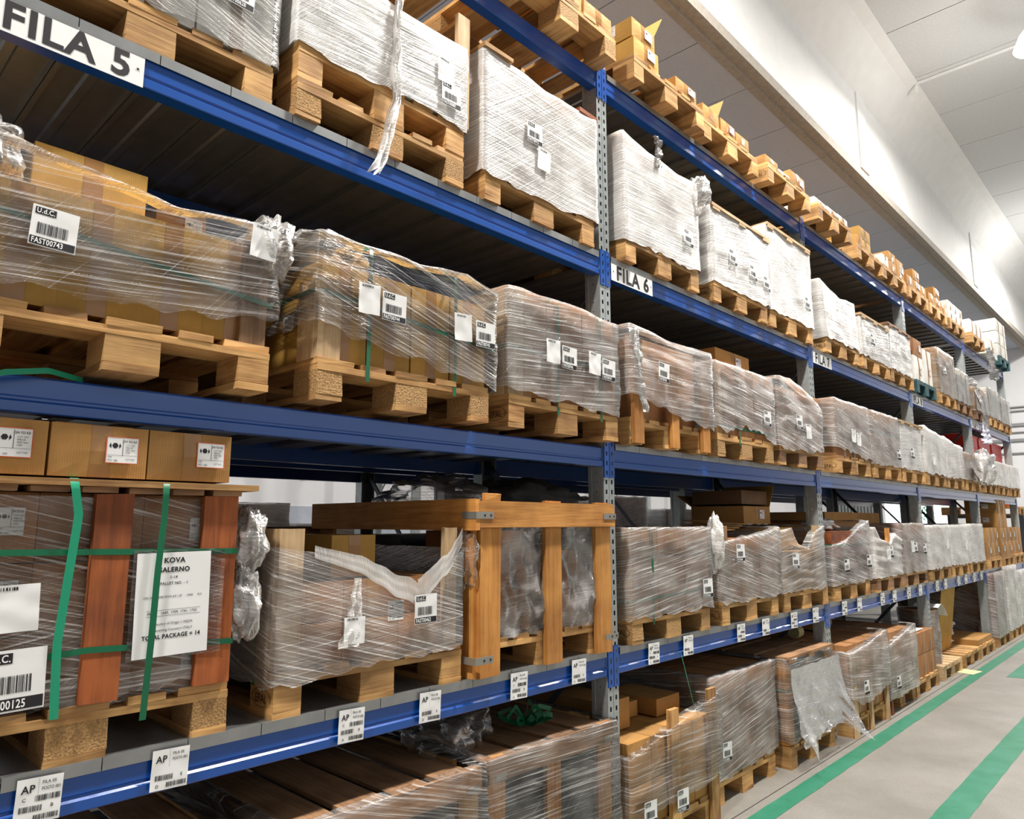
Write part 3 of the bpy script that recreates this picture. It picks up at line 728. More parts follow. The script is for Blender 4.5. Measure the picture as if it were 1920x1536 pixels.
# ------------------------------------------------------------------ wrapped loads
WORD = {'a': 'left', 'b': 'middle', 'c': 'right'}
def load(lv, bay, pos, x, ztop, look, w=.8, d=1.16, y=-.05, np_=1, grid=(3, 3), mat='card_b', f='film1', top=None, bot=None, posts=(), rails=(), lid=None,
         straps=(), labels=(), tags=(), cart_top=None, inset=.0, seed=None, pmat='pine', bmat=None, stamp=None, full=None, tape=True, topL=None, side_labels=False,
         ny=3, lean=0, amp=.004, over=.018, core=None, tuck=.06, ragged=.012, z0off=.0, film_on=True, pallet_look=None, pw=None, bx=0, post_mat='pine_pale', rail_mat=None):
    seed = seed if seed is not None else x * 3.7 + lv * 11
    full = (bay <= 7) if full is None else full
    zb = LZ[lv]
    where = place(bay, lv)
    for k in range(np_):
        lab = '%s %s, %s, %s' % (('lower' if k == 0 else 'upper') if np_ > 1 else '', pallet_look or 'wooden pallet', WORD.get(pos, pos), where)
        pallet(x, y, zb + k * .1445, lab.strip(), pmat, bmat if k == 0 else None, full, stamp=stamp if k == np_ - 1 else None)
    zt = zb + .1445 * np_
    root = thing('wrapped_load', '%s, %s, %s bay, %s' % (look, WORD.get(pos, pos), BN[bay], LV[lv].replace('on the ', '')), 'load', (x + bx, y + .01, zt))
    H = ztop - zt; ch = (cart_top or ztop) - zt - .003
    if any(p_[2] < zt - .01 for p_ in posts): over = max(over, .045)
    gx, gz = grid
    if core:                                                     # dark contents in place of cartons
        MB().box(.03, w - .03, .03, d - .03, .002, ch).obj('contents', core, root)
    else:
        cw = (w - 2 * inset) / gx; dd = (d - 2 * inset) / ny; hh = ch / gz
        for i in range(gx):
            for j in range(ny):
                for k in range(gz):
                    if i > 0 and j > 0 and k < gz - 1: continue
                    c = link('carton', carton_mesh(cw - .004, dd - .004, hh - .003, mat, tape), root, (inset + i * cw + .002, inset + j * dd + .002, k * hh + .002))
                    if side_labels and i == 0 and bay <= 6: carton_label(c, (-.009, dd * .62, hh * .35), 'left', .075, .06, seed=k + j, red=False)
    for (u, pwid, z_lo, z_hi) in posts:                            # front uprights u = left edge (m)
        MB().box(u, u + pwid, *((-.036, -.014) if z_lo < zt - .01 else (-.004, .018)), z_lo - zt, z_hi - zt, jit=.001).obj('corner_post', post_mat, root)
        if u < .1 and z_lo >= zt - .01: MB().box(-.004, .018, .018, .12, z_lo - zt, z_hi - zt, jit=.001).obj('corner_post', post_mat, root)
    for (x0, x1, za, zc) in rails: MB().box(x0, x1, -.02, -.005, za - zt, zc - zt, jit=.001).obj('rail', rail_mat or post_mat, root)
    if lid:                                                      # boards on top
        n = lid[0]; ov = lid[1]
        for k in range(n):
            MB().box(-ov, w + ov, -.03 + k * (d + .04) / n, -.03 + (k + .8) * (d + .04) / n, H, H + .02, jit=.002).obj('lid_board', lid[2], root)
        for k in range(3): MB().box(.0 + k * (w - .1) / 2, .1 + k * (w - .1) / 2, -.03, d + .01, H - .022, H, jit=.001).obj('lid_batten', lid[2], root)
    e = .013; lo_ = over + amp * 2.6 + .003
    for s in straps:
        if s[0] == 'v': strap(root, [(s[1], .05, H + .004), (s[1], -e, H), (s[1] + (s[4] if len(s) > 4 else 0), -e - (s[5] if len(s) > 5 else .003), H / 2), (s[1] + (s[2] if len(s) > 2 else 0), -e, -.06)], s[3] if len(s) > 3 else .016, 'strap_d')
        if s[0] == 'l': strap(root, [(-e, s[1], H), (-e, s[1], -.05)], .016, 'strap_d', (0, 1, 0))
        if s[0] == 'h': strap(root, [(-e, d * .9, s[1] - zt), (-e, 0, s[1] - zt)], .016, 'strap_d', (0, 0, 1)); (strap(root, [(0, -e, s[1] - zt), (w, -e, (s[2] if len(s) > 2 else s[1]) - zt)], .016, 'strap_d', (0, 0, 1)))
    if film_on:
        fo = film(root, w, d, -.02 + z0off, H + .004, [(a, b - zt) for a, b in top] if top else None, [(a, b - zt) for a, b in bot] if bot else None, f, seed, 1.25 if bay == 5 else 1.0 if bay < 8 else .6, amp, over, tuck, lean, ragged, None if topL is None else topL - zt)
    for (lx, lz, num) in labels: udc(root, (lx, -lo_, lz - zt), num, 'front', .105, R(rnd.uniform(-4, 2)), seed + lx, bay > 6)
    for (lx, lz) in tags: blank_tag(root, (lx, -lo_, lz - zt), 'front', seed=seed + lx, tilt=R(rnd.uniform(-6, 3)))
    return root

build_setting()
build_lamps()
frames()
racks()
#LOADS#
# ------------------------------------------------------------------ third level
load(3, 5, 'a', .29, 3.9, 'grey film-wrapped tall load with label', f='film1', mat='card_w', labels=[(.60, 3.335, 'FAST00628')], tags=[(.47, 3.36)], y=0, bot=[(0, 3.2), (1, 3.19)], bmat='pine')
r = load(3, 5, 'b', 1.17, 3.69, 'white-wrapped load with long hanging film tail', np_=2, f='film2', mat='card_w', labels=[(.655, 3.37, 'FAST00887')], tags=[(.63, 3.47)], y=-.02,
         top=[(0, 3.74), (.5, 3.69), (1, 3.70)], bmat='chip', posts=[(.765, .07, 3.334, 3.87)], post_mat='pine_pale', topL=3.76)
ribbon(r, 'film_tail', [(.42, -.03, .40), (.41, -.035, .2), (.40, -.045, .04), (.405, -.06, -.08), (.36, -.07, -.2), (.33, -.075, -.36), (.29, -.08, -.43)], .035, 'film2', 2, .9, 50, wend=.06, label='long twisted tail of film hanging down')
r = load(3, 5, 'c', 2.10, 3.74, 'bright film-wrapped load with green strap', f='film2', mat='card_b', labels=[(.26, 3.42, 'FAST00912')], tags=[(.33, 3.31), ], y=-.02,
         top=[(0, 3.78), (.5, 3.75), (1, 3.77)], straps=[('l', .13)], lid=None, w=.82)
for k in range(2): MB().box(-.02, .16, -.03 + k * .16, .07 + k * .16, .585 - k * .0, .605, jit=.003).obj('lid_board', 'pine', r)
MB().box(.68, .84, -.02, .10, .575, .60, jit=.003).obj('lid_board', 'redwood', r)
r = load(3, 6, 'a', 3.16, 3.78, 'tall white-wrapped load with brown left plank', f='film2', mat='card_b', labels=[(.60, 3.3, 'FAST00801')], y=-.04, top=[(0, 3.80), (.3, 3.77), (.7, 3.75), (1, 3.78)],
         posts=[(0, .012, 3.19, 3.78)], post_mat='redwood')
crumple(r, 'loose_film', (.80, -.02, .50), (.05, .10, .12), 'film1', 3, label='loose film bunch at the upper right corner')
ribbon(r, 'loose_film', [(.33, -.03, .50), (.33, -.03, .60), (.34, -.03, .66), (.31, -.03, .70)], .05, 'film1', 4, .8)
load(3, 6, 'b', 4.15, 3.69, 'white-wrapped square load with three labels', f='film2', mat='card_b', w=.86, labels=[(.20, 3.34, 'FAST00650'), (.50, 3.31, 'FAST00651'), (.72, 3.28, 'FAST00652')], y=-.04, stamp='c',
     straps=[('l', .2)], lid=(5, .01, 'pine_pale'))
load(3, 6, 'c', 5.0, 3.82, 'tall white-wrapped load with diagonal film band', f='film2', mat='card_w', labels=[(.62, 3.3, 'FAST00653')], y=-.04, lid=(5, .01, 'pine_pale'), straps=[('l', .15)])
r = load(3, 7, 'a', 6.1, 3.60, 'leaning film-wrapped load with brown side', f='film2', mat='card_b', tags=[(.2, 3.35)], y=-.04, lean=-.18, stamp='c', top=[(0, 3.66), (.5, 3.58), (1, 3.62)])
load(3, 7, 'b', 7.0, 3.55, 'film-wrapped load under two loose boards', f='film2', mat='card_b', y=-.04, lid=(5, .03, 'pine_pale'), labels=[(.2, 3.3, 'FAST00655')])
load(3, 7, 'c', 7.84, 3.63, 'shiny white-wrapped load with overhanging lid', f='film2', mat='card_w', y=-.04, lid=(5, .04, 'oldwood'), w=.74, tags=[(.2, 3.35)])
pallet(8.72, -.05, LZ[3], 'green painted pallet, left in fourth bay on the third level', 'greenwood', None, False)
for i, (x, z, w, h, m, t) in enumerate([(8.74, 0, .36, .28, 'card_w', 'white carton on the left of the green pallet, third level'), (9.12, 0, .36, .42, 'card_w', 'tall whitish carton on the right of the green pallet, third level'),
                                     (8.78, .285, .32, .2, 'card_b', 'brown carton stacked on the white one, green pallet, third level')]):
    carton(x, -.03, LZ[3] + .146 + z, w, .5, h, t, m, lab='front')
load(3, 8, 'b', 9.68, 3.72, 'brown two-step wrapped carton load', f='film0', mat='card', y=-.05, grid=(2, 3), labels=[(.2, 3.4, 'FAST00701')], w=.82)
load(3, 8, 'c', 10.54, 3.60, 'load of tall white cartons', f='film0', mat='card_w', y=-.05, grid=(3, 3), w=.74, pmat='oldwood')
r = load(3, 9, 'a', 11.6, 3.5, 'low mixed cartons under a loose film bag', f='film3', mat='card', y=-.05, grid=(2, 2), pmat='oldwood')
crumple(r, 'loose_film', (.15, .1, .38), (.16, .12, .09), 'film1', 8, label='white film bag on top')
ribbon(r, 'film_tail', [(-.02, -.03, .3), (-.04, -.1, .05), (-.05, -.12, -.2), (-.05, -.12, -.30)], .10, 'film0', 5, .6, label='film hanging down over the beam')
ribbon(r, 'hanging_cloth', [(-.0, -.09, -.2), (.02, -.1, -.45), (.0, -.1, -.50)], .10, 'cloth', 5, .5, wend=.22, label='white cloth hanging')
load(3, 9, 'b', 12.5, 3.62, 'wrapped white and brown cartons', f='film0', mat='card_w', y=-.05, grid=(2, 2))
load(3, 9, 'c', 13.35, 3.58, 'white carton stack at the rack end', f='film0', mat='card_w', y=-.05, grid=(2, 2))

# ------------------------------------------------------------------ second level
r = load(2, 5, 'a', .28, 2.555, 'clear-wrapped yellow cartons with crossing film strands', f='film0', mat='card_y', y=-.10, grid=(4, 1), ny=3, bot=[(0, 2.205), (.3, 2.2), (1, 2.25)], labels=[(.125, 2.31, 'FAST00743')],
         tags=[(.70, 2.44)], top=[(0, 2.60), (.3, 2.57), (.6, 2.53), (.85, 2.56), (1, 2.55)], cart_top=2.5, amp=.007, inset=.02, posts=[(.70, .085, 2.168, 2.50)], straps=[('h', 2.40, 2.30)], post_mat='oldwood', seed=4.2)
crumple(r, 'loose_film', (.80, .05, .34), (.07, .12, .11), 'film1', 1, label='loose film bunch at the upper right corner')
crumple(r, 'loose_film', (.02, .12, .40), (.10, .14, .10), 'film1', 5)
carton(.44, .08, 2.52, .30, .38, .16, 'yellow carton with brown tape poking out of the wrapped load, second level', 'card_y')
carton(.80, .16, 2.52, .16, .3, .12, 'small carton beside the yellow one atop the left wrapped load, second level', 'card', lab='front')
MB().box(1.02, 1.13, .36, .378, 2.5, 2.62).obj('board', 'oldwood'); o = bpy.data.objects['board']; tag(o, 'small upright board behind the left wrapped load, nearest bay, second level', 'board')
r = load(2, 5, 'b', 1.25, 2.60, 'film-wrapped cartons with four labels', f='film0', mat='card_y', y=-.10, grid=(4, 1), ny=3, bot=[(0, 2.285), (.5, 2.22), (1, 2.165)], w=.83, bmat='chip',
         labels=[(.235, 2.34, 'FAST00744'), (.70, 2.325, 'FAST00745')], tags=[(.135, 2.345), (.585, 2.33)], top=[(0, 2.61), (.5, 2.60), (.8, 2.625), (1, 2.58)], amp=.007, cart_top=2.53, inset=.02, topL=2.62,
         straps=[('v', .2, 0), ('v', .61, 0), ('h', 2.40, 2.33)], posts=[(0, .09, 2.168, 2.45)], side_labels=True, seed=9.1)
crumple(r, 'loose_film', (.12, .25, .45), (.2, .2, .06), 'film1', 12, label='crumpled film on top')
load(2, 5, 'c', 2.19, 2.645, 'densely wrapped carton load with four labels', f='film1', mat='card_b', y=-.08, grid=(3, 3), bot=[(0, 2.20), (1, 2.14)], labels=[(.33, 2.33, 'FAST00746'), (.64, 2.32, 'FAST00747')],
     tags=[(.22, 2.34), (.53, 2.335)], straps=[('h', 2.38), ('v', .33, 0), ('v', .66, 0)], stamp='c', amp=.006, top=[(0, 2.65), (.5, 2.655), (1, 2.63)], posts=[(0, .10, 2.168, 2.64)], post_mat='pine_pale', side_labels=True, seed=2.4)
r = load(2, 6, 'a', 3.12, 2.63, 'film-wrapped load in posts of a wooden frame', f='film1', mat='card_b', y=-.07, grid=(2, 2), bot=[(0, 2.28), (.6, 2.21), (1, 2.17)], w=.8, inset=.04, amp=.008,
         posts=[(0, .085, 2.03, 2.6), (.37, .075, 2.03, 2.5), (.71, .085, 2.03, 2.55)], post_mat='crate', labels=[(.19, 2.38, 'FAST00748')], top=[(0, 2.66), (.4, 2.63), (1, 2.64)])
ribbon(r, 'loose_film', [(.02, -.03, .48), (.04, -.04, .3), (.07, -.03, .1), (.1, -.03, .03)], .07, 'film2', 4, .9)
MB().box(-.005, .05, -.008, -.003, -.1, -.075).obj('metal_clip', 'clip', r)
r = load(2, 6, 'b', 4.05, 2.62, 'wrapped carton load with a torn lower edge', f='film1', mat='card_b', y=-.07, grid=(3, 3), w=.83, bot=[(0, 2.19), (.5, 2.24), (1, 2.16)], labels=[(.62, 2.27, 'FAST00749')], bmat='chip', amp=.006,
         straps=[('h', 2.22), ('v', .3, 0)], ragged=.03, posts=[(0, .1, 2.168, 2.6)], post_mat='pine')
carton(4.36, .08, 2.65, .50, .36, .135, 'brown carton on top of the middle wrapped load, second bay, second level', 'card', lab='front')
load(2, 6, 'c', 4.96, 2.66, 'domed wrapped stack of labelled cartons', f='film1', mat='card_b', y=-.07, grid=(2, 4), w=.80, labels=[(.25, 2.3, 'FAST00750')], tags=[(.42, 2.24)], side_labels=True, top=[(0, 2.66), (.3, 2.67), (.8, 2.58), (1, 2.5)], cart_top=2.6, amp=.007, bmat='oldwood')
load(2, 7, 'a', 6.08, 2.64, 'grey side film-wrapped square load', f='film1', mat='card_b', y=-.07, grid=(2, 2), w=.82, bot=[(0, 2.24), (1, 2.16)], stamp='c', tags=[(.3, 2.3), (.42, 2.28)], straps=[('v', .4, 0)])
load(2, 7, 'b', 6.99, 2.64, 'rounded film-wrapped load with small label', f='film1', mat='card_b', y=-.07, grid=(2, 3), w=.8, labels=[(.62, 2.22, 'FAST00752')], straps=[('h', 2.45)], amp=.006)
load(2, 7, 'c', 7.85, 2.62, 'white-wrapped load under a loose wooden lid', f='film2', mat='card_w', y=-.07, w=.72, lid=(5, .05, 'pine_pale'), straps=[('h', 2.38)], posts=[(0, .08, 2.168, 2.62)], post_mat='redwood', labels=[(.25, 2.27, 'FAST00753')])
load(2, 8, 'a', 8.72, 2.62, 'plain white-wrapped load with sloping top', f='film2', mat='card_w', y=-.07, w=.8, grid=(2, 2), top=[(0, 2.67), (1, 2.6)], tags=[(.2, 2.25)])
load(2, 8, 'b', 9.58, 2.58, 'white-wrapped load with a sagging top edge', f='film2', mat='card_w', y=-.07, w=.85, grid=(2, 2), top=[(0, 2.63), (.5, 2.56), (1, 2.55)])
r = load(2, 8, 'c', 10.5, 2.5, 'brown wrapped load with bulging film bag', f='film1', mat='card_b', y=-.07, w=.8, grid=(2, 3))
crumple(r, 'loose_film', (.45, -.12, .15), (.25, .14, .22), 'film1', 6, label='bulging film bag on the front')
load(2, 9, 'a', 11.55, 2.50, 'white-wrapped load beside the bulging bag', f='film2', mat='card_w', y=-.07, grid=(2, 2))
load(2, 9, 'b', 12.45, 2.50, 'white-wrapped load with brown corner', f='film2', mat='card_b', y=-.07, grid=(2, 2))
load(2, 9, 'c', 13.35, 2.50, 'wrapped load with dark lower block', f='film2', mat='card_w', y=-.07, grid=(2, 2), bmat='blackp')
# red crates behind
for k, (x, z) in enumerate([(11.6, 2.51), (12.47, 2.51), (13.36, 2.51), (11.6, 2.69), (12.47, 2.69), (13.36, 2.69)]):
    mb = MB(); mb.box(x, x + .76, .12, .5, z, z + .165); mb.box(x + .04, x + .70, .115, .12, z + .02, z + .05); mb.box(x - .01, x + .77, .11, .51, z + .155, z + .172)
    tag(mb.obj('plastic_crate', 'red'), 'red plastic crate, %s %s, behind the fifth-bay second-level loads' % (('lower', 'upper')[k // 3], ('left', 'middle', 'right')[k % 3]), 'crate')

# ------------------------------------------------------------------ first level: strapped export load
def kova():
    z0 = LZ[1]
    pallet(.255, .0, z0, 'worn wooden pallet under the green-strapped load, nearest bay, first level', 'pine', 'chip', True)
    root = thing('strapped_load', 'green-strapped carton load with red-brown planks and KOVA SALERNO sheet', 'load', (.255, .012, z0 + .1445))
    H = 1.70 - z0 - .1445
    for i in range(3):
        for j in range(3):
            for k in range(3):
                if i > 0 and j > 0 and k < 2: continue
                c = link('carton', carton_mesh(.259, .38, H / 3 - .004, 'card_b', False), root, (.01 + i * .262, .02 + j * .385, .002 + k * H / 3))
                if j == 0 and i == 0: carton_label(c, (.17, -.009, .07), 'front', .06, .07, seed=k, red=False)
                if j == 0 and i == 2 and k in (0, 2): carton_label(c, (.13, -.009, .05), 'front', .055, .065, seed=k, red=False)
    for u, w_ in ((.0, .09), (.39, .095), (.685, .105)): MB().box(u, u + w_, -.034, -.012, .003, H - .002, jit=.002).obj('plank', 'redwood', root)
    MB().box(.685, .79, .014, 1.1, .003, H - .002).obj('side_plank', 'redwood', root) if False else None
    film(root, .785, 1.15, .0, H - .01, None, None, 'film0', 33, 1.2, .003, .006, 0)
    film(root, .785, 1.15, .0, H - .3, [(0, .1), (.5, .07), (1, .06)], [(0, .0), (1, .005)], 'film1', 31, .8, .004, .010, 0, 0, .02)
    # lid frame
    for k in range(7): MB().box(.0 + k * .118, .09 + k * .118, -.035, 1.14, H + .0, H + .016, jit=.001).obj('lid_batten', 'oldwood', root)
    for k in range(5): MB().box(-.02, .84, -.06 + k * .25, .04 + k * .25, H + .0165, H + .034, jit=.002).obj('lid_board', 'pine', root)
    zz = H + .036
    strap(root, [(.325, .1, zz), (.325, -.062, zz), (.345, -.056, H - .06), (.335, -.052, H * .6), (.325, -.047, H * .3), (.335, -.04, -.02)], .021, 'strap')
    strap(root, [(.56, .1, zz), (.56, -.062, zz), (.563, -.056, H - .06), (.555, -.056, H * .6), (.552, -.056, H * .3), (.548, -.045, -.06)], .018, 'strap_d')
    strap(root, [(0, -.037, .40), (.40, -.037, .393), (.795, -.037, .385)], .016, 'strap_d', (0, 0, 1))
    strap(root, [(0, -.037, .115), (.40, -.037, .14), (.795, -.037, .12)], .016, 'strap_d', (0, 0, 1))
    w, h = .205, .285; p = Print()
    p.text('KOVA', w * .5, h * .90, .020, .035, 'c'); p.text('SALERNO', w * .5, h * .81, .0185, .035, 'c', width=.085)
    p.text('1-14', w * .5, h * .745, .011, .015, 'c'); p.text('PALLET NO. - 1', w * .5, h * .685, .011, .015, 'c')
    p.text('DIN 933 M10X80 ROVA 8.8 1 ZP      14400      PCS', w * .5, h * .56, .008, 0, 'c', width=w * .78)
    p.text('PKG.S   1665, 1709, 1741, 1750', w * .5, h * .405, .009, .01, 'c', width=w * .66)
    p.rect(w * .15, w * .88, h * .44, h * .443); p.rect(w * .15, w * .88, h * .385, h * .388)
    p.text('Country of Origin = INDIA', w * .52, h * .30, .010, 0, 'c', width=w * .52); p.text('Receiving Country= ITALY', w * .52, h * .24, .010, 0, 'c', width=w * .52)
    p.text('TOTAL PACKAGE = 14', w * .5, h * .17, .016, .035, 'c', width=w * .78)
    sheet(root, 'document_sheet', w, h, p, 'front', (.508, -.042, .100), .004, 3, R(1.0), label='white printed sheet KOVA SALERNO in clear pocket')
    MB().grid(lambda a, b: ((.495 + a * .26, -.038 - .002 * abs(noise.noise((a * 5, b * 5, 1))), .095 + b * .30), (a * .26, b * .3)), 10, 10).obj('clear_pocket', 'film3', root)
    udc(root, (.165, -.038, .012), 'FAST00125', 'front', .145, R(1.5), 5)
    blank_tag(root, (.13, -.038, .20), 'front', .15, .115, R(2), 3)
    crumple(root, 'loose_film', (.845, .0, .42), (.05, .07, .10), 'bag', 21, label='clear film lump hanging on the right side')
    crumple(root, 'loose_film', (.835, .0, .22), (.05, .07, .11), 'bag', 27)
    return root
kova()
z = 1.741
for k, (x, w, h, lab, lx) in enumerate([(.255, .262, .142, 'brown carton at the left of three on the green-strapped load', 1), (.522, .24, .138, 'brown carton with opened flap, middle of three on the strapped load', 1), (.766, .245, .142, 'brown carton at the right of three on the green-strapped load', 1)]):
    carton(x, -.03, z, w, .36, h, lab, 'card', 0, True, 'front', flap=False)
MB().box(.535, .73, -.005, .33, 0, .004, rot=Matrix.Translation((0, 0, z + .141)) @ Matrix.Rotation(R(3), 4, 'X')).obj('flap', 'card', None)
o = bpy.data.objects['flap']; tag(o, 'loose cardboard flap lying on the middle of the three cartons', 'cardboard')

# first level: load with sagging film between two posts
r = load(1, 5, 'b', 1.205, 1.60, 'sagging film-wrapped load between two pale posts', f='film1', mat='card_b', y=.0, grid=(3, 2), bmat='pine', w=.79, cart_top=1.42, inset=.03, amp=.004,
         posts=[(0, .09, 1.152, 1.60), (.71, .065, 1.152, 1.60)], labels=[(.545, 1.245, 'FAST00462')], top=[(0, 1.545), (.15, 1.52), (.35, 1.47), (.55, 1.40), (.68, 1.345), (.74, 1.36), (.85, 1.43), (1, 1.52)],
         bot=[(0, 1.10), (.5, 1.12), (1, 1.14)], seed=14.2, stamp='c', topL=1.50, tuck=0, straps=[('l', .1)])
ribbon(r, 'torn_film', [(.12, -.022, .375), (.3, -.024, .325), (.45, -.026, .255), (.56, -.028, .20)], .04, 'torn', 6, .03, 40, (0, 0, 1), wend=.09, label='folded torn film edge')
ribbon(r, 'torn_film', [(.56, -.028, .21), (.66, -.026, .28), (.74, -.02, .34), (.80, -.01, .42)], .10, 'torn', 8, .03, 40, (0, 0, 1), wend=.06)
ribbon(r, 'hanging_tag', [(.29, -.03, .28), (.285, -.034, .2), (.275, -.032, .12), (.26, -.035, .05)], .03, 'film2', 3, .3, 30, wend=.09, label='white paper tag hanging inside film')
blank_tag(r, (.235, -.036, .06), 'front', .08, .09, 0, 9)
carton_label(r, (.43, -.02, .03 + .09), 'front', .07, .07, 8, 0, False)
crumple(r, 'loose_film', (.84, .03, .33), (.04, .08, .13), 'film3', 17)
crumple(r, 'loose_film', (.01, .3, .35), (.08, .2, .12), 'film3', 19)
carton(1.46, .10, 1.425, .19, .3, .15, 'yellow carton standing inside the sagging wrapped load, first level', 'card_y')
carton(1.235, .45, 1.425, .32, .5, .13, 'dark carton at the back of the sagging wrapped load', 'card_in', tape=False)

# first level: bare wooden crate
def crate():
    z0 = LZ[1]; x0 = 2.05; y0 = -.035
    pallet(x0 + .07, y0 + .03, z0, 'wooden pallet inside the open timber crate, first level', 'pine', None, True)
    t = thing('timber_crate', 'open timber crate with thick orange posts holding plastic bags', 'crate', (x0, y0, z0))
    W, H = .93, .70; zb = -.012
    mk = lambda n, *a: MB().box(*a, jit=.002).obj(n, 'crate', t)
    mk('post', .0, .022, .02, .14, .0, H - .005)                        # corner post side plank
    mk('post', .022, .14, .0, .022, .0, H - .005)
    mk('post', .43, .535, .0, .022, .0, H + .012); mk('post', .80, .915, .0, .022, .0, H + .012)
    mk('post', .0, .022, 1.05, 1.17, .0, H); mk('post', .80, .915, 1.17, 1.19, .0, H)
    mk('rail', .0, W, -.021, -.001, H - .105, H + .004)
    mk('rail', -.022, -.001, -.02, 1.22, H - .115, H + .01)
    mk('rail', W - .02, W, .03, 1.22, H - .115, H + .01)
    mk('rail', .0, W, 1.195, 1.215, H - .115, H + .01)
    mk('post', .03, .12, -.02, -.001, H + .004, H + .035)
    for (cx, cz) in ((.0, H - .055), (.0, .075), (.86, H - .055), (.86, .075)):
        mb = MB(); mb.box(cx - .024, cx + .075, -.0245, -.0215, cz - .014, cz + .014)
        if cx < .1: mb.box(cx - .0255, cx - .0225, -.024, .06, cz - .014, cz + .014)
        for q in (.02, .055): mb.box(cx + q, cx + q + .008, -.026, -.0245, cz - .004, cz + .004, 1)
        mb.obj('metal_clip', ['clip', 'ink'], t)
    for k, (a, b) in enumerate(((.10, .47), (.50, .84))):
        g = thing('plastic_bag', 'crumpled clear plastic bag in the %s opening of the timber crate' % ('left', 'right')[k], 'bag', (x0, y0, z0))
        MB().box(a + .05, b - .05, .075, .5, .15, H - .12 - .1 * k).obj('contents', 'card_b', g)
        mb = MB()
        def fn(u, v):
            x = a + u * (b - a); zz = .135 + v * (H - .15); s = k * 7
            q = Vector((u * 2.6 + .5 * v, v * 2.2, s))
            r1 = 1 - abs(noise.noise(q)) * 2; r2 = 1 - abs(noise.noise(q * 2.6 + Vector((3, 1, 0)))) * 2.6
            return (x + .012 * noise.noise(q * 2), .052 - .020 * r1 - .018 * r2 - .02 * math.sin(math.pi * min(1, v * 2.2)) * (1 - v), zz), (x, zz)
        mb.grid(fn, 34, 44); mb.obj('bag_film', 'bag', g)
        mb = MB(); mb.grid(lambda u, v: (lambda c, t: ((c[0], c[1] + .014 + .01 * math.sin(u * 9), c[2]), t))(*fn(1 - u, v)), 20, 24); mb.obj('bag_film', 'film3', g)
crate()
t = thing('plastic_heap', 'dark heap of crumpled plastic sheeting behind the timber crate top', 'plastic sheet', (2.85, .75, 1.72))
crumple(t, 'sheet', (.3, 0, .0), (.42, .28, .15), 'darkcloth', 3, 26); crumple(t, 'sheet', (-.35, .0, .02), (.3, .25, .12), 'film0', 9, 20)
crumple(t, 'sheet', (.62, -.2, .0), (.14, .2, .05), 'film1', 5, 16)
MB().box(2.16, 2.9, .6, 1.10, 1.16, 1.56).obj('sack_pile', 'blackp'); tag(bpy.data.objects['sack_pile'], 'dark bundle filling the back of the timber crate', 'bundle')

# first level, second-bay onwards
load(1, 6, 'a', 3.16, 1.59, 'densely film-wrapped cube with low label', f='film1', mat='card_b', y=-.02, grid=(3, 3), w=.83, labels=[(.69, 1.19, 'FAST00463')], straps=[('h', 1.22, 1.24), ('v', .2, 0)], stamp='c', bmat='chip', side_labels=True,
     posts=[(0, .02, 1.15, 1.59)], post_mat='pine', amp=.006)
r = load(1, 6, 'b', 4.11, 1.56, 'film-wrapped load with label at upper left', f='film1', mat='card_b', y=-.02, grid=(3, 3), w=.86, labels=[(.17, 1.38, 'FAST00464')], stamp='c', amp=.006, posts=[(.03, .09, 1.15, 1.6)], post_mat='oldwood', top=[(0, 1.50), (.4, 1.53), (.8, 1.56), (1, 1.59)], cart_top=1.53)
crumple(r, 'loose_film', (-.04, .0, .35), (.05, .06, .16), 'film2', 11)
carton(4.95, .22, 1.61, .44, .42, .13, 'open brown carton on the middle wrapped load, second bay, first level', 'card', lab='front', flap=True)
carton(4.97, .24, 1.755, .42, .4, .10, 'dark brown carton on top of the open carton, second bay, first level', 'card_in', tape=False)
for k in range(4):
    m = Matrix.Rotation(R(8 - 5 * k), 4, 'Z') @ Matrix.Rotation(R(3 * k - 4), 4, 'X')
    tag(MB().box(0, .32, 0, .3, 0, .005, rot=m).obj('cardboard_sheet', 'card', None, (4.18 + .1 * k, .02 + .05 * k, 1.572 + .012 * k)), 'loose cardboard sheet, %s of four fanned on the middle first-level load, second bay' % ('lowest', 'second', 'third', 'topmost')[k], 'cardboard')
r = load(1, 6, 'c', 5.01, 1.60, 'wrapped load with torn open top', f='film1', mat='card', y=-.02, grid=(2, 2), w=.76, cart_top=1.42, top=[(0, 1.56), (.2, 1.58), (.35, 1.47), (.6, 1.43), (.8, 1.55), (1, 1.6)], labels=[(.1, 1.3, 'FAST00465')], amp=.008, posts=[(.62, .1, 1.15, 1.6)], post_mat='pine_pale')
carton(5.15, .12, 1.425, .4, .4, .16, 'yellow carton showing through the torn film top, first level', 'card_y', tape=False)
r = load(1, 7, 'a', 5.99, 1.62, 'orange-brown box load with slanting film', f='film1', mat='redwood', y=-.02, w=.84, grid=(1, 1), top=[(0, 1.44), (.3, 1.47), (.8, 1.6), (1, 1.64)], cart_top=1.56, labels=[(.12, 1.22, 'FAST00466'), (.66, 1.24, 'FAST00467')], tape=False, straps=[('h', 1.44)], stamp='c', amp=.009)
crumple(r, 'loose_film', (.3, .2, .45), (.2, .12, .06), 'film1', 4)
load(1, 7, 'b', 6.98, 1.58, 'white film-wrapped load with deep sag', f='film2', mat='card_b', y=-.02, w=.76, cart_top=1.42, top=[(0, 1.58), (.25, 1.47), (.55, 1.42), (.8, 1.52), (1, 1.45)], labels=[(.3, 1.3, 'FAST00468')], tags=[(.22, 1.29)], amp=.009, posts=[(.0, .1, 1.15, 1.5), (.4, .08, 1.15, 1.57)], post_mat='crate', bmat='oldwood')
MB().box(6.85, 8.4, .35, .9, 1.57, 1.72).obj('long_carton', 'card'); tag(bpy.data.objects['long_carton'], 'long flat carton lying across the third-bay first-level loads', 'box')
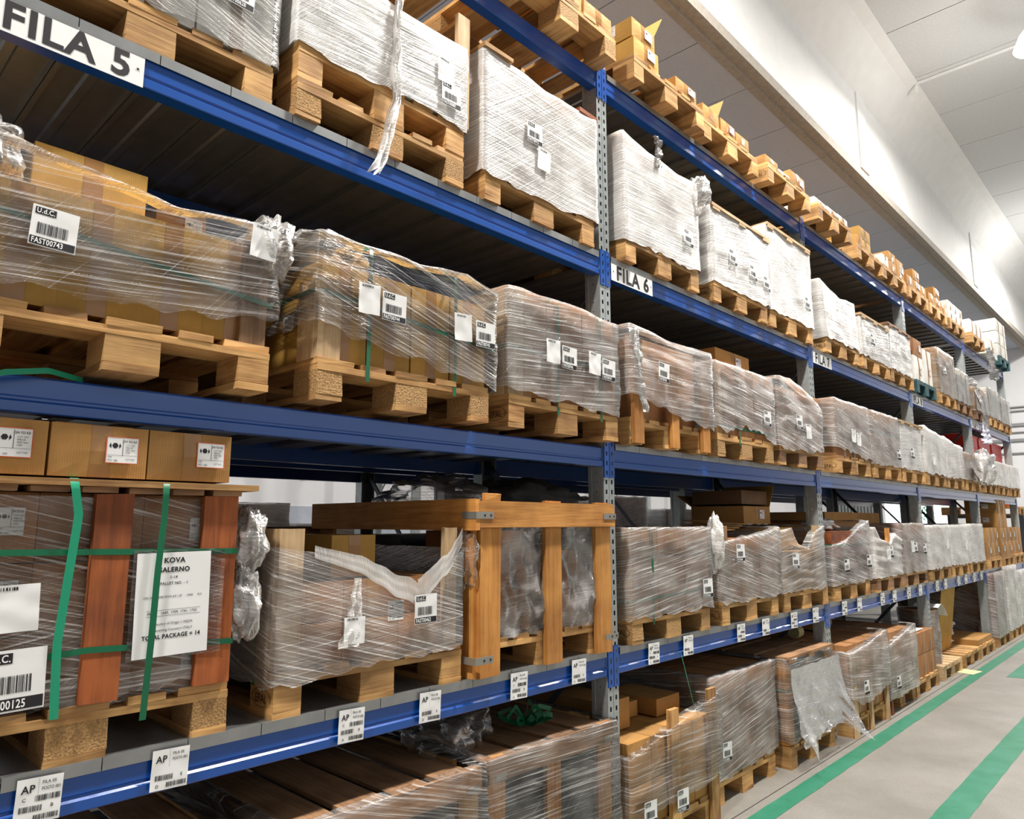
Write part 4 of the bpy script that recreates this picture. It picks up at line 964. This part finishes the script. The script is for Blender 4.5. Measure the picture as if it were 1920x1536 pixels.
load(1, 7, 'c', 7.80, 1.61, 'tightly wrapped load with three small labels', f='film1', mat='card_b', y=-.02, w=.78, labels=[(.3, 1.32, 'FAST00469'), (.62, 1.3, 'FAST00470')], tags=[(.2, 1.33)], posts=[(0, .08, 1.15, 1.6)], post_mat='redwood', amp=.006, bmat='oldwood')
load(1, 8, 'a', 8.73, 1.59, 'plain film-wrapped cube', f='film2', mat='card_b', y=-.03, w=.8, tags=[(.6, 1.33)])
load(1, 8, 'b', 9.62, 1.59, 'plain film-wrapped cube', f='film2', mat='card_w', y=-.03, w=.8, tags=[(.6, 1.3)])
load(1, 8, 'c', 10.52, 1.60, 'plain film-wrapped cube with brown side', f='film2', mat='card_b', y=-.03, w=.8)
for p_, px in (('left', 11.55), ('middle', 12.5), ('right', 13.35)):
    pallet(px, -.04, LZ[1], 'wooden pallet with bare cartons, %s in fifth bay on the first level' % p_, 'pine', None, False)
cr = random.Random(3)
for k in range(18):
    px = (11.55, 12.5, 13.35)[k // 6]; i = k % 3; j = (k % 6) // 3
    carton(px + .02 + i * .26, -.02, LZ[1] + .146 + j * .2, .25, .4, .196, 'brown carton, %s %s on the %s pallet, fifth bay, first level' % (('lower', 'upper')[j], ('left', 'middle', 'right')[i], ('left', 'middle', 'right')[k // 6]), 'card', lab='front' if cr.random() < .5 else None)
for k in range(4): carton(12.55 + .35 * (k % 2), .0, LZ[1] + .55 + .2 * (k // 2), .33, .4, .196, 'brown carton, %s tier, %s side, topping the middle stack, fifth bay, first level' % (('third', 'fourth')[k // 2], ('left', 'right')[k % 2]), 'card', lab='left')

# ------------------------------------------------------------------ floor level
for (x, pos, st) in ((.30, 'a', 1), (1.24, 'b', 2), (2.13, 'c', 3)):
    r = load(0, 5, pos, x, .69, {'a': 'dark sacking load in timber rails', 'b': 'film-wrapped timber-framed load of grey sacking', 'c': 'film-wrapped timber crate with grey sacking inside'}[pos], f='film0', core='darkcloth', y=-.03 + (.0 if pos != 'b' else -.02), w=.82, amp=.006,
             posts=[(0, .10, .15, .69), (.36, .09, .15, .66), (.72, .10, .15, .69)], post_mat='pine' if pos == 'b' else 'crate', rails=[(-.005, .825, .60, .69)], rail_mat='oldwood', seed=st * 5.5, straps=[('h', .64)] if pos == 'c' else (), over=.034, cart_top=.5)
    MB().box(.0, .02, .12, 1.14, .47, .545).obj('rail', 'pine', r); MB().box(.80, .82, .12, 1.14, .47, .545).obj('rail', 'pine', r)
    for k in range(4): MB().box(.03 + k * .2, .19 + k * .2, .02, 1.12, .52, .535, jit=.002).obj('lid_board', 'oldwood', r)
    for cx in (.03, .75): MB().box(cx, cx + .06, -.0235, -.0215, .46, .485).obj('metal_clip', 'clip', r)
t = thing('plastic_heap', 'crumpled clear plastic on the timber-framed floor loads, nearest bay', 'plastic sheet', (2.12, .25, .70))
crumple(t, 'sheet', (0, 0, .03), (.14, .14, .09), 'film3', 2, 22); crumple(t, 'sheet', (.16, .02, .05), (.11, .12, .11), 'film3', 6, 22)
t = thing('strap_bundle', 'tied bundle of green straps lying on the floor-level crate', 'strap bundle', (2.55, .16, .72))
br = random.Random(5)
for k in range(9):
    a = R(-60 + 45 * k + br.uniform(-10, 10)); L = br.uniform(.10, .17); d = Vector((math.cos(a), math.sin(a) * .8, 0)); 
    ribbon(t, 'strap_loop', [(0, 0, .01), d * L * .5 + Vector((0, 0, .04 + .02 * (k % 3))), d * L + Vector((0, 0, .035)), d * L * .6 + Vector((.02, .02, .0)), (0, 0, .0)], .02, 'strap_d', k, 0, 18, (0, 0, 1))
# second-bay floor
r = load(0, 6, 'a', 3.07, .60, 'wrapped yellow cartons showing above the film', f='film0', mat='card', y=-.05, grid=(4, 2), w=.82, bot=[(0, .21), (1, .24)], top=[(0, .50), (.3, .55), (.7, .62), (1, .66)], cart_top=.56, labels=[(.03, .19, 'FAST00804'), (.33, .17, 'FAST00805')], amp=.006,
         posts=[(.33, .085, .0, .66), (.735, .085, .0, .70)], post_mat='pine', tape=False)
for k, (x, w_, h_) in enumerate(((3.10, .22, .15), (3.34, .2, .08), (3.58, .24, .09))):
    carton(x, .12 + .1 * (k == 1), .563, w_, .34, h_, 'yellow carton %s of three above the film, second-bay floor load' % ('at the left', 'in the middle', 'at the right')[k], 'card', tape=False)
load(0, 6, 'b', 4.02, .71, 'film-wrapped carton block with crossing strands', f='film1', mat='card_b', y=.02, grid=(4, 3), w=.84, labels=[(.05, .24, 'FAST00806')], amp=.006, posts=[(0, .03, .15, .69)], post_mat='oldwood', bmat='pine', straps=[('l', .1)], seed=3.3, bot=[(0, .13), (1, .16)], ny=3)
r = load(0, 6, 'c', 4.95, .70, 'timber-topped load with loose trailing film', f='film0', core='darkcloth', y=-.03, w=.80, posts=[(0, .09, .15, .69), (.36, .03, .15, .66), (.70, .1, .15, .69)], post_mat='crate', lid=(5, .01, 'oldwood'), straps=[('h', .5)], amp=.012, bot=[(0, .17), (1, .2)])
drape(r, -.04, .84, .50, lambda u: .02 - .12 * (1 - min(1, u * 5)) - .10 * max(0, u * 5 - 4) + .05 * math.sin(u * 3.1), lambda u: .04 + .14 * (1 - min(1, u * 5)) + .15 * max(0, u * 5 - 4), 'film3', 3, -.05, .03, 'torn film hanging loose down to the floor')
drape(r, .02, .70, .30, lambda u: .0 + .06 * u, lambda u: .02, 'film0', 9, -.06, .03)
# third-bay floor
r = load(0, 7, 'a', 5.98, .68, 'film-wrapped load on pale timber legs', f='film1', mat='card_b', y=-.08, w=.82, grid=(2, 2), bot=[(0, .3), (.2, .22), (1, .28)], top=[(0, .63), (.5, .66), (1, .72)], labels=[(.12, .3, 'FAST00807')], posts=[(0, .07, .0, .62), (.36, .04, .0, .4), (.76, .05, .0, .5)], post_mat='pine_pale', amp=.009)
carton(6.55, .35, .69, .3, .5, .12, 'long brown carton on the first third-bay floor load', 'card')
mb = MB(); mb.extrude([(.05 * math.cos(a * .5236), .05 * math.sin(a * .5236)) for a in range(12)], 0, .1, axis='x'); tag(mb.obj('yellow_roll', 'yellowpaper', None, (6.0, .35, .735)), 'small yellow roll on the first third-bay floor load', 'roll')
load(0, 7, 'b', 6.90, .66, 'horizontally ribbed film-wrapped load with low label', f='film1', mat='card_b', y=-.06, w=.80, grid=(2, 2), top=[(0, .56), (1, .68)], labels=[(.08, .2, 'FAST00808')], posts=[(0, .05, .0, .5)], post_mat='redwood', amp=.008)
pallet(7.74, -.06, 0, 'wooden pallet under the six bare cartons, third-bay floor', 'pine', None, True)
for k in range(12):
    i, j, q = k % 3, (k // 3) % 2, k // 6
    carton(7.76 + i * .262, -.04 + q * .4, .146 + j * .205, .256, .39, .2, 'bare brown carton, %s row, %s %s, on the third-bay floor pallet' % (('front', 'back')[q], ('lower', 'upper')[j], ('left', 'middle', 'right')[i]), 'card_b')
tag(MB().box(0, .5, 0, .2, 0, .004).obj('paper_sheets', 'paper', None, (7.85, .0, .558)), 'white papers lying on the bare cartons, third-bay floor', 'papers')
# fourth-bay floor
pallet(8.72, -.06, 0, 'pale wooden pallet carrying an upright wrapped roll, fourth-bay floor', 'pine_pale', None, True)
t = thing('wrapped_roll', 'upright roll wrapped in shiny film beside the second far upright', 'roll', (8.95, .2, .146))
mb = MB(); mb.grid(lambda a, b: ((.2 * (1 + .06 * noise.noise((math.cos(a * 6.283) * 2, math.sin(a * 6.283) * 2, b * 5))) * math.cos(a * 6.283), .2 * (1 + .06 * noise.noise((math.cos(a * 6.283) * 2, math.sin(a * 6.283) * 2, b * 5))) * math.sin(a * 6.283), b * .55), (a * 1.2, b * .55)), 30, 20); mb.obj('roll_film', 'film1', t)
mb = MB(); mb.extrude([(.185 * math.cos(a * .3491), .185 * math.sin(a * .3491)) for a in range(18)], 0, .54, axis='z'); mb.obj('roll_core', 'card_b', t)
tag(MB().grid(lambda a, b: ((8.9 + a * .35, -.02 + b * .25, .72 + .05 * math.sin(a * 3) - .12 * a * a), (a, b)), 8, 3).obj('curled_sheet', 'paper'), 'curled white sheet on top of the upright wrapped roll', 'sheet')
for k, (x, nm) in enumerate(((9.62, 'first'), (10.46, 'second'))):
    pallet(x, -.06, 0, '%s low pallet beyond the wrapped roll, fourth-bay floor' % nm, 'pine', None, True)
m = Matrix.Rotation(R(8), 4, 'X')
tag(MB().box(0, .62, 0, .006, 0, .75, rot=m).obj('cardboard_sheet', 'card_y', None, (9.5, .18, .148)), 'large upright yellow-brown cardboard sheet on the fourth-bay floor pallet', 'cardboard')
tag(MB().box(0, .75, 0, .5, 0, .06, jit=.004).obj('flat_carton', 'card', None, (10.48, -.04, .146)), 'flat brown carton lying on the second low pallet, fourth-bay floor', 'box')
for k in range(3):
    t = thing('plastic_bag', 'white plastic bag %s on the low pallets, fourth-bay floor' % ('lowest', 'middle', 'topmost')[k], 'bag', (10.15 + .1 * k, .35, .22 + .09 * k)); crumple(t, 'bag', (0, 0, 0), (.16, .18, .07), 'cloth', k + 2, 12)
o = tag(MB().box(0, .26, 0, .19, 0, .003).obj('yellow_paper', 'yellowpaper', None, (9.30, -.20, .001), (0, 0, R(-8))), 'pale yellow paper lying on the floor by the pallets', 'paper')
load(0, 9, 'a', 11.52, .95, 'tall reddish wrapped load', f='film1', mat='redwood', y=-.06, grid=(1, 1), w=.7, tape=False)
load(0, 9, 'b', 12.4, 1.0, 'tall white-wrapped load', f='film2', mat='card_b', y=-.06, grid=(1, 3), w=.75)
load(0, 9, 'c', 13.3, .9, 'white-wrapped load at the far end', f='film2', mat='card_w', y=-.06, grid=(2, 2), w=.8)

# ------------------------------------------------------------------ top level pallets and cartons
T4 = LZ[4] - .0
for k, (x, bay, nm, st, y) in enumerate([(.3, 5, 'left', None, -.11), (1.22, 5, 'middle', None, -.11), (2.18, 5, 'right', None, -.13), (3.19, 6, 'left', None, -.108), (4.04, 6, 'middle', 'c', -.08), (4.92, 6, 'right', 'c', -.12),
        (5.86, 7, 'left', None, -.13), (7.03, 7, 'middle', None, -.06), (7.8, 7, 'right', None, -.06), (8.69, 8, 'left', None, -.06), (9.55, 8, 'middle', None, -.06), (10.5, 8, 'right', None, -.06), (11.55, 9, 'left', None, -.1)]):
    pallet(x, y, T4 - (.025 if bay == 5 else 0), 'wooden pallet, %s on the top level of the %s bay' % (nm, BN[bay]), 'pine', 'chip' if k in (2,) else None, bay < 8, stamp=st)
pallet(13.5, -.1, T4, 'green painted pallet at the far end of the top level', 'greenwood', None, True)
zt = T4 + .146
TC = [  # x, y, z, w, d, h, mat, lab, flap, label
 (2.2, -0.08, -0.025, 0.3, 0.38, 0.1, 'card', None, 0, 'carton at the left edge of the right top-level pallet, nearest bay'),
 (2.53, -0.1, -0.025, 0.19, 0.38, 0.09, 'card', None, 0, 'narrow pale carton in the middle of the right top-level pallet, nearest bay'),
 (2.73, -0.11, -0.025, 0.24, 0.38, 0.1, 'card', None, 0, 'pale taped carton at the right corner of the top-level pallet, nearest bay'),
 (3.205, -0.1, 0, 0.26, 0.44, 0.125, 'card_y', 'both', 0, 'yellow carton with white labels, lower of two on the first second-bay top pallet'),
 (3.205, -0.09, 0.13, 0.24, 0.42, 0.12, 'card_y', 'both', 1, 'yellow carton with open flap, upper of two on the first second-bay top pallet'),
 (3.66, -0.1, 0, 0.25, 0.38, 0.09, 'card', 'front', 0, 'tan carton behind the two stacked yellow ones, first second-bay top pallet'),
 (4.05, -0.07, 0, 0.22, 0.38, 0.1, 'card', None, 1, 'open tan carton at the left of the middle second-bay top pallet'),
 (4.3, -0.07, 0, 0.2, 0.38, 0.105, 'card', 'front', 0, 'tan carton with white label on the middle second-bay top pallet'),
 (4.52, -0.07, 0, 0.2, 0.38, 0.09, 'card', None, 0, 'plain tan carton at the right of the middle second-bay top pallet'),
 (4.93, -0.1, 0, 0.22, 0.38, 0.07, 'card', None, 0, 'low carton at the left of the right second-bay top pallet'),
 (5.17, -0.1, 0, 0.2, 0.3, 0.035, 'card_w', None, 0, 'flat white box in the middle of the right second-bay top pallet'),
 (5.39, -0.1, 0, 0.28, 0.38, 0.115, 'card', 'front', 0, 'labelled carton at the right of the right second-bay top pallet'),
 (5.87, -0.1, 0, 0.26, 0.38, 0.06, 'card_w', None, 0, 'white box at the left of the left third-bay top pallet'),
 (6.16, -0.1, 0, 0.22, 0.38, 0.065, 'card_w', None, 0, 'white box in the middle of the left third-bay top pallet'),
 (6.41, -0.1, 0, 0.24, 0.38, 0.08, 'card_w', None, 0, 'white box at the right of the left third-bay top pallet'),
 (7.05, -0.05, 0, 0.16, 0.38, 0.1, 'card', None, 0, 'small pale carton at the left of the middle third-bay top pallet'),
 (7.25, -0.02, 0, 0.31, 0.4, 0.13, 'card_y', None, 0, 'orange-tan carton, lower of two on the middle third-bay top pallet'),
 (7.25, -0.02, 0.135, 0.31, 0.4, 0.12, 'card_y', 'left', 0, 'orange-tan carton, upper of two on the middle third-bay top pallet'),
 (7.82, -0.05, 0, 0.2, 0.38, 0.12, 'card_w', None, 0, 'narrow whitish carton at the left of the right third-bay top pallet'),
 (8.05, -0.05, 0, 0.24, 0.38, 0.11, 'card', None, 0, 'tan carton, lower middle of the right third-bay top pallet'),
 (8.05, -0.05, 0.115, 0.24, 0.38, 0.1, 'card', None, 0, 'tan carton, upper middle of the right third-bay top pallet'),
 (8.32, -0.05, 0, 0.24, 0.38, 0.2, 'card', 'front', 0, 'tall tan carton at the right of the right third-bay top pallet'),
]
for (x, y, dz, w_, d_, h_, m_, l_, fl, lab) in TC: carton(x, y, zt + dz, w_, d_, h_, lab, m_, lab=l_, flap=bool(fl))
cr = random.Random(11)
for px in (8.66, 9.55):
    for i in range(3):
        for j in range(1 + (i % 2)):
            carton(px + .02 + i * .26, -.05, zt + j * .13, .25, .38, .125, 'tan carton, %s, on the %s top pallet of the fourth bay' % (('left', ('lower middle', 'upper middle')[j], 'right')[i], 'left' if px < 9 else 'middle'), 'card', lab='front' if i == 1 else None)
for i in range(3): 
    for j in range(2): carton(10.52 + i * .26, -.05, zt + j * .12, .25, .38, .115, 'white carton, %s %s, on the right top pallet of the fourth bay' % (('lower', 'upper')[j], ('left', 'middle', 'right')[i]), 'card_w')
for i in range(2):
    for j in range(3): carton(13.52 + i * .38, -.08, zt + j * .21, .37, .5, .205, 'white carton, %s %s, stacked on the green end pallet, top level' % (('lowest', 'middle', 'topmost')[j], ('left', 'right')[i]), 'card_w')
carton(12.5, -.1, T4 + .005, .75, .5, .26, 'long white carton lying between the last two top-level pallets', 'card_w', lab='front')
for i in range(3): carton(11.58 + i * .26, -.08, zt, .25, .38, .2, 'white carton, %s of three on the left top pallet of the fifth bay' % ('left', 'middle', 'right')[i], 'card_w')
t = thing('hanging_film', 'crumpled clear film hanging over the top beam, fifth bay', 'plastic film', (12.45, -.12, T4 - .1)); ribbon(t, 'film', [(0, 0, .15), (0, -.03, 0), (.05, -.04, -.25), (0, -.04, -.32)], .25, 'film0', 4, .5)

# ------------------------------------------------------------------ rear rack with added light blockers, far things seen between the loads
for lv, ztop in ((2, 2.88), (3, 3.9)):  # loads added to block light coming from behind the rack
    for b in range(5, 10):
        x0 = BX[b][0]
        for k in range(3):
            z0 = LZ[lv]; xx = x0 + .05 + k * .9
            t = thing('rear_light_blocker', 'dark added light-blocking load on the rear rack, %s one behind the %s bay, %s' % (('left', 'middle', 'right')[k], BN[b], LV[lv][7:]), 'load', (xx, 1.2, z0))
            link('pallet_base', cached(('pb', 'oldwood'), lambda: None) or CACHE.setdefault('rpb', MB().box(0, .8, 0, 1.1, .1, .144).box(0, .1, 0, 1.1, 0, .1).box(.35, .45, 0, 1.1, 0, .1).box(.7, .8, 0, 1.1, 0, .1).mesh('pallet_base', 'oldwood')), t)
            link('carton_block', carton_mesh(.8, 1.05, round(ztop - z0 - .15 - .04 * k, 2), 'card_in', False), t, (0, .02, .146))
for lv in (2, 3, 4):  # decks added to keep ceiling light from leaking in
    for b in range(5, 10):
        mb = MB()
        for k in range(12): mb.box(.01 + k * .2243, .228 + k * .2243, 1.2, 2.2, 0, .02)
        tag(mb.obj('shelf_deck', 'deck', None, (BX[b][0], 0, {2: 1.982, 3: 3.0, 4: 4.08}[lv])), 'light-blocking steel deck added to the rear rack behind the %s bay, %s' % (BN[b], LV[lv][7:]), 'shelf deck')
for i, (x, y, h, m, lab) in enumerate([(2.9, 4.4, 1.55, 'film2', 'greyish wrapped tall load in the far aisle by the white wall'), (3.75, 4.3, 1.35, 'film2', 'white wrapped load in the far aisle by the white wall'), (7.6, 3.3, 1.7, 'film2', 'white wrapped double-height load beyond the rear rack, second-bay gap'), (8.9, 3.3, 1.55, 'film2', 'white wrapped block right of the double-height load, far aisle')]):
    pallet(x, y, 0, 'far pallet under the %s' % lab[:lab.index(' load') + 5 if ' load' in lab else 20], 'oldwood', None, False)
    t = thing('wrapped_load', lab, 'load', (x, y, .146)); H = h - .146 + .25
    link('carton', carton_mesh(.78, 1.1, H, 'card_w', False), t, (.01, .02, 0)); film(t, .8, 1.14, 0, H + .01, None, None, m, i * 3.3, .6, .01, .012, .1)
mb = MB(); mb.extrude([(.28 * math.cos(a * .3491), .28 * math.sin(a * .3491)) for a in range(18)], 0, .9, axis='z'); mb.extrude([(.29 * math.cos(a * .3491), .29 * math.sin(a * .3491)) for a in range(18)], .3, .32, axis='z')
tag(mb.obj('drum', 'darkred', None, (5.6, 2.6, 1.0)), 'dark red drum seen beyond the second front upright', 'drum')
tag(MB().box(5.2, 6.0, 2.3, 3.0, .0, 1.0).obj('drum_stand', 'darksteel'), 'dark stand under the dark red drum beyond the rear rack', 'stand')
# dark boxes on the rear rack, first level
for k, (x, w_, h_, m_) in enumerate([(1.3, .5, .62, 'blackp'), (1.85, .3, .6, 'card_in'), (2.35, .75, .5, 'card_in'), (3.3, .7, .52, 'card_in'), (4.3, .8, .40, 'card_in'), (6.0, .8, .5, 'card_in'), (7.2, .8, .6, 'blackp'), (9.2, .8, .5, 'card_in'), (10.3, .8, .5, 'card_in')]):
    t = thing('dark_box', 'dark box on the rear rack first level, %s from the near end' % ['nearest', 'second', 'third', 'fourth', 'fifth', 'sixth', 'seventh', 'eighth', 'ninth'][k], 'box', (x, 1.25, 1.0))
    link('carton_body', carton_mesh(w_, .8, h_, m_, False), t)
for b in range(5, 10):
    mb = MB()
    for k in range(12): mb.box(.01 + k * .2243, .228 + k * .2243, 1.22, 2.18, 0, .02)
    tag(mb.obj('shelf_deck', 'deck', None, (BX[b][0], 0, .965)), 'steel deck of the rear rack behind the %s bay, first level' % BN[b], 'shelf deck')
# far rack uprights at the rear wall
for k, x in enumerate((3.4, 6.2, 9.0, 11.8, 14.6)):
    t = thing('far_upright_frame', 'pale upright frame of the far rack by the rear wall, %s from the near end' % ORD[k], 'rack frame', (x, 5.4, 0))
    link('post', post_mesh(False), t); link('post', post_mesh(False), t, (-.09, .96, 0), (0, 0, math.pi))
    za = .15
    for q in range(4):
        (ya, yb) = (.07, .9) if q % 2 else (.9, .07); L = math.hypot(yb - ya, .92)
        m = Matrix.Translation((-.045, ya, za)) @ Matrix.Rotation(math.atan2(.92, yb - ya), 4, 'X'); MB().box(-.015, .015, 0, L, -.003, .003, rot=m).obj('diagonal_brace', 'galv', t); za += .92
# cluster past the rack end
for k, (z) in enumerate((1.9, 2.12, 2.34)):
    mb = MB(); mb.box(0, .5, 0, .4, 0, .2); mb.box(-.01, .51, -.01, .41, .17, .2)
    tag(mb.obj('plastic_bin', 'orange', None, (15.3, .25, z)), 'orange plastic bin, %s of the stack past the far rack end' % ('lowest', 'middle', 'topmost')[k], 'bin')
pallet(15.1, .1, 1.752, 'pallet under the orange bins past the far rack end', 'pine', None, False)
tag(MB().box(15.05, 15.95, .05, 1.2, 1.70, 1.75).box(15.05, 15.12, .05, .12, 0, 1.70).box(15.88, 15.95, .05, .12, 0, 1.70).box(15.05, 15.12, 1.1, 1.2, 0, 1.7).obj('end_shelf', 'darksteel'), 'dark steel shelf carrying the orange bins past the rack end', 'shelf')
for k in range(6):
    carton(15.12 + (k % 2) * .4, .08, .0 + (k // 2) * .42, .38, .5, .4, 'brown carton, %s %s, in the stack past the far rack end' % (('bottom', 'middle', 'top')[k // 2], ('left', 'right')[k % 2]), 'card')
# thin hanging straps
def hang(pts, name, label, w=.005, m='strap'):
    t = thing(name, label, 'strap', pts[0]); p0 = Vector(pts[0]); ribbon(t, 'strap_length', [tuple(Vector(p) - p0) for p in pts], w, m, 0, 0, 20)
hang([(3.62, -.02, .92), (3.66, -.03, .78), (3.74, -.02, .62), (3.82, .0, .55)], 'hanging_strap', 'thin green strap end hanging below the first beam, second bay')
t = thing('loose_strap', 'green strap end curling over the second-level beam at the left', 'strap', (.30, -.02, 2.0)); ribbon(t, 'strap_length', [(.0, -.05, -.06), (.1, -.04, -.01), (.2, -.02, .012), (.3, .05, .01)], .016, 'strap', 0, 0, 24, (0, .3, 1))
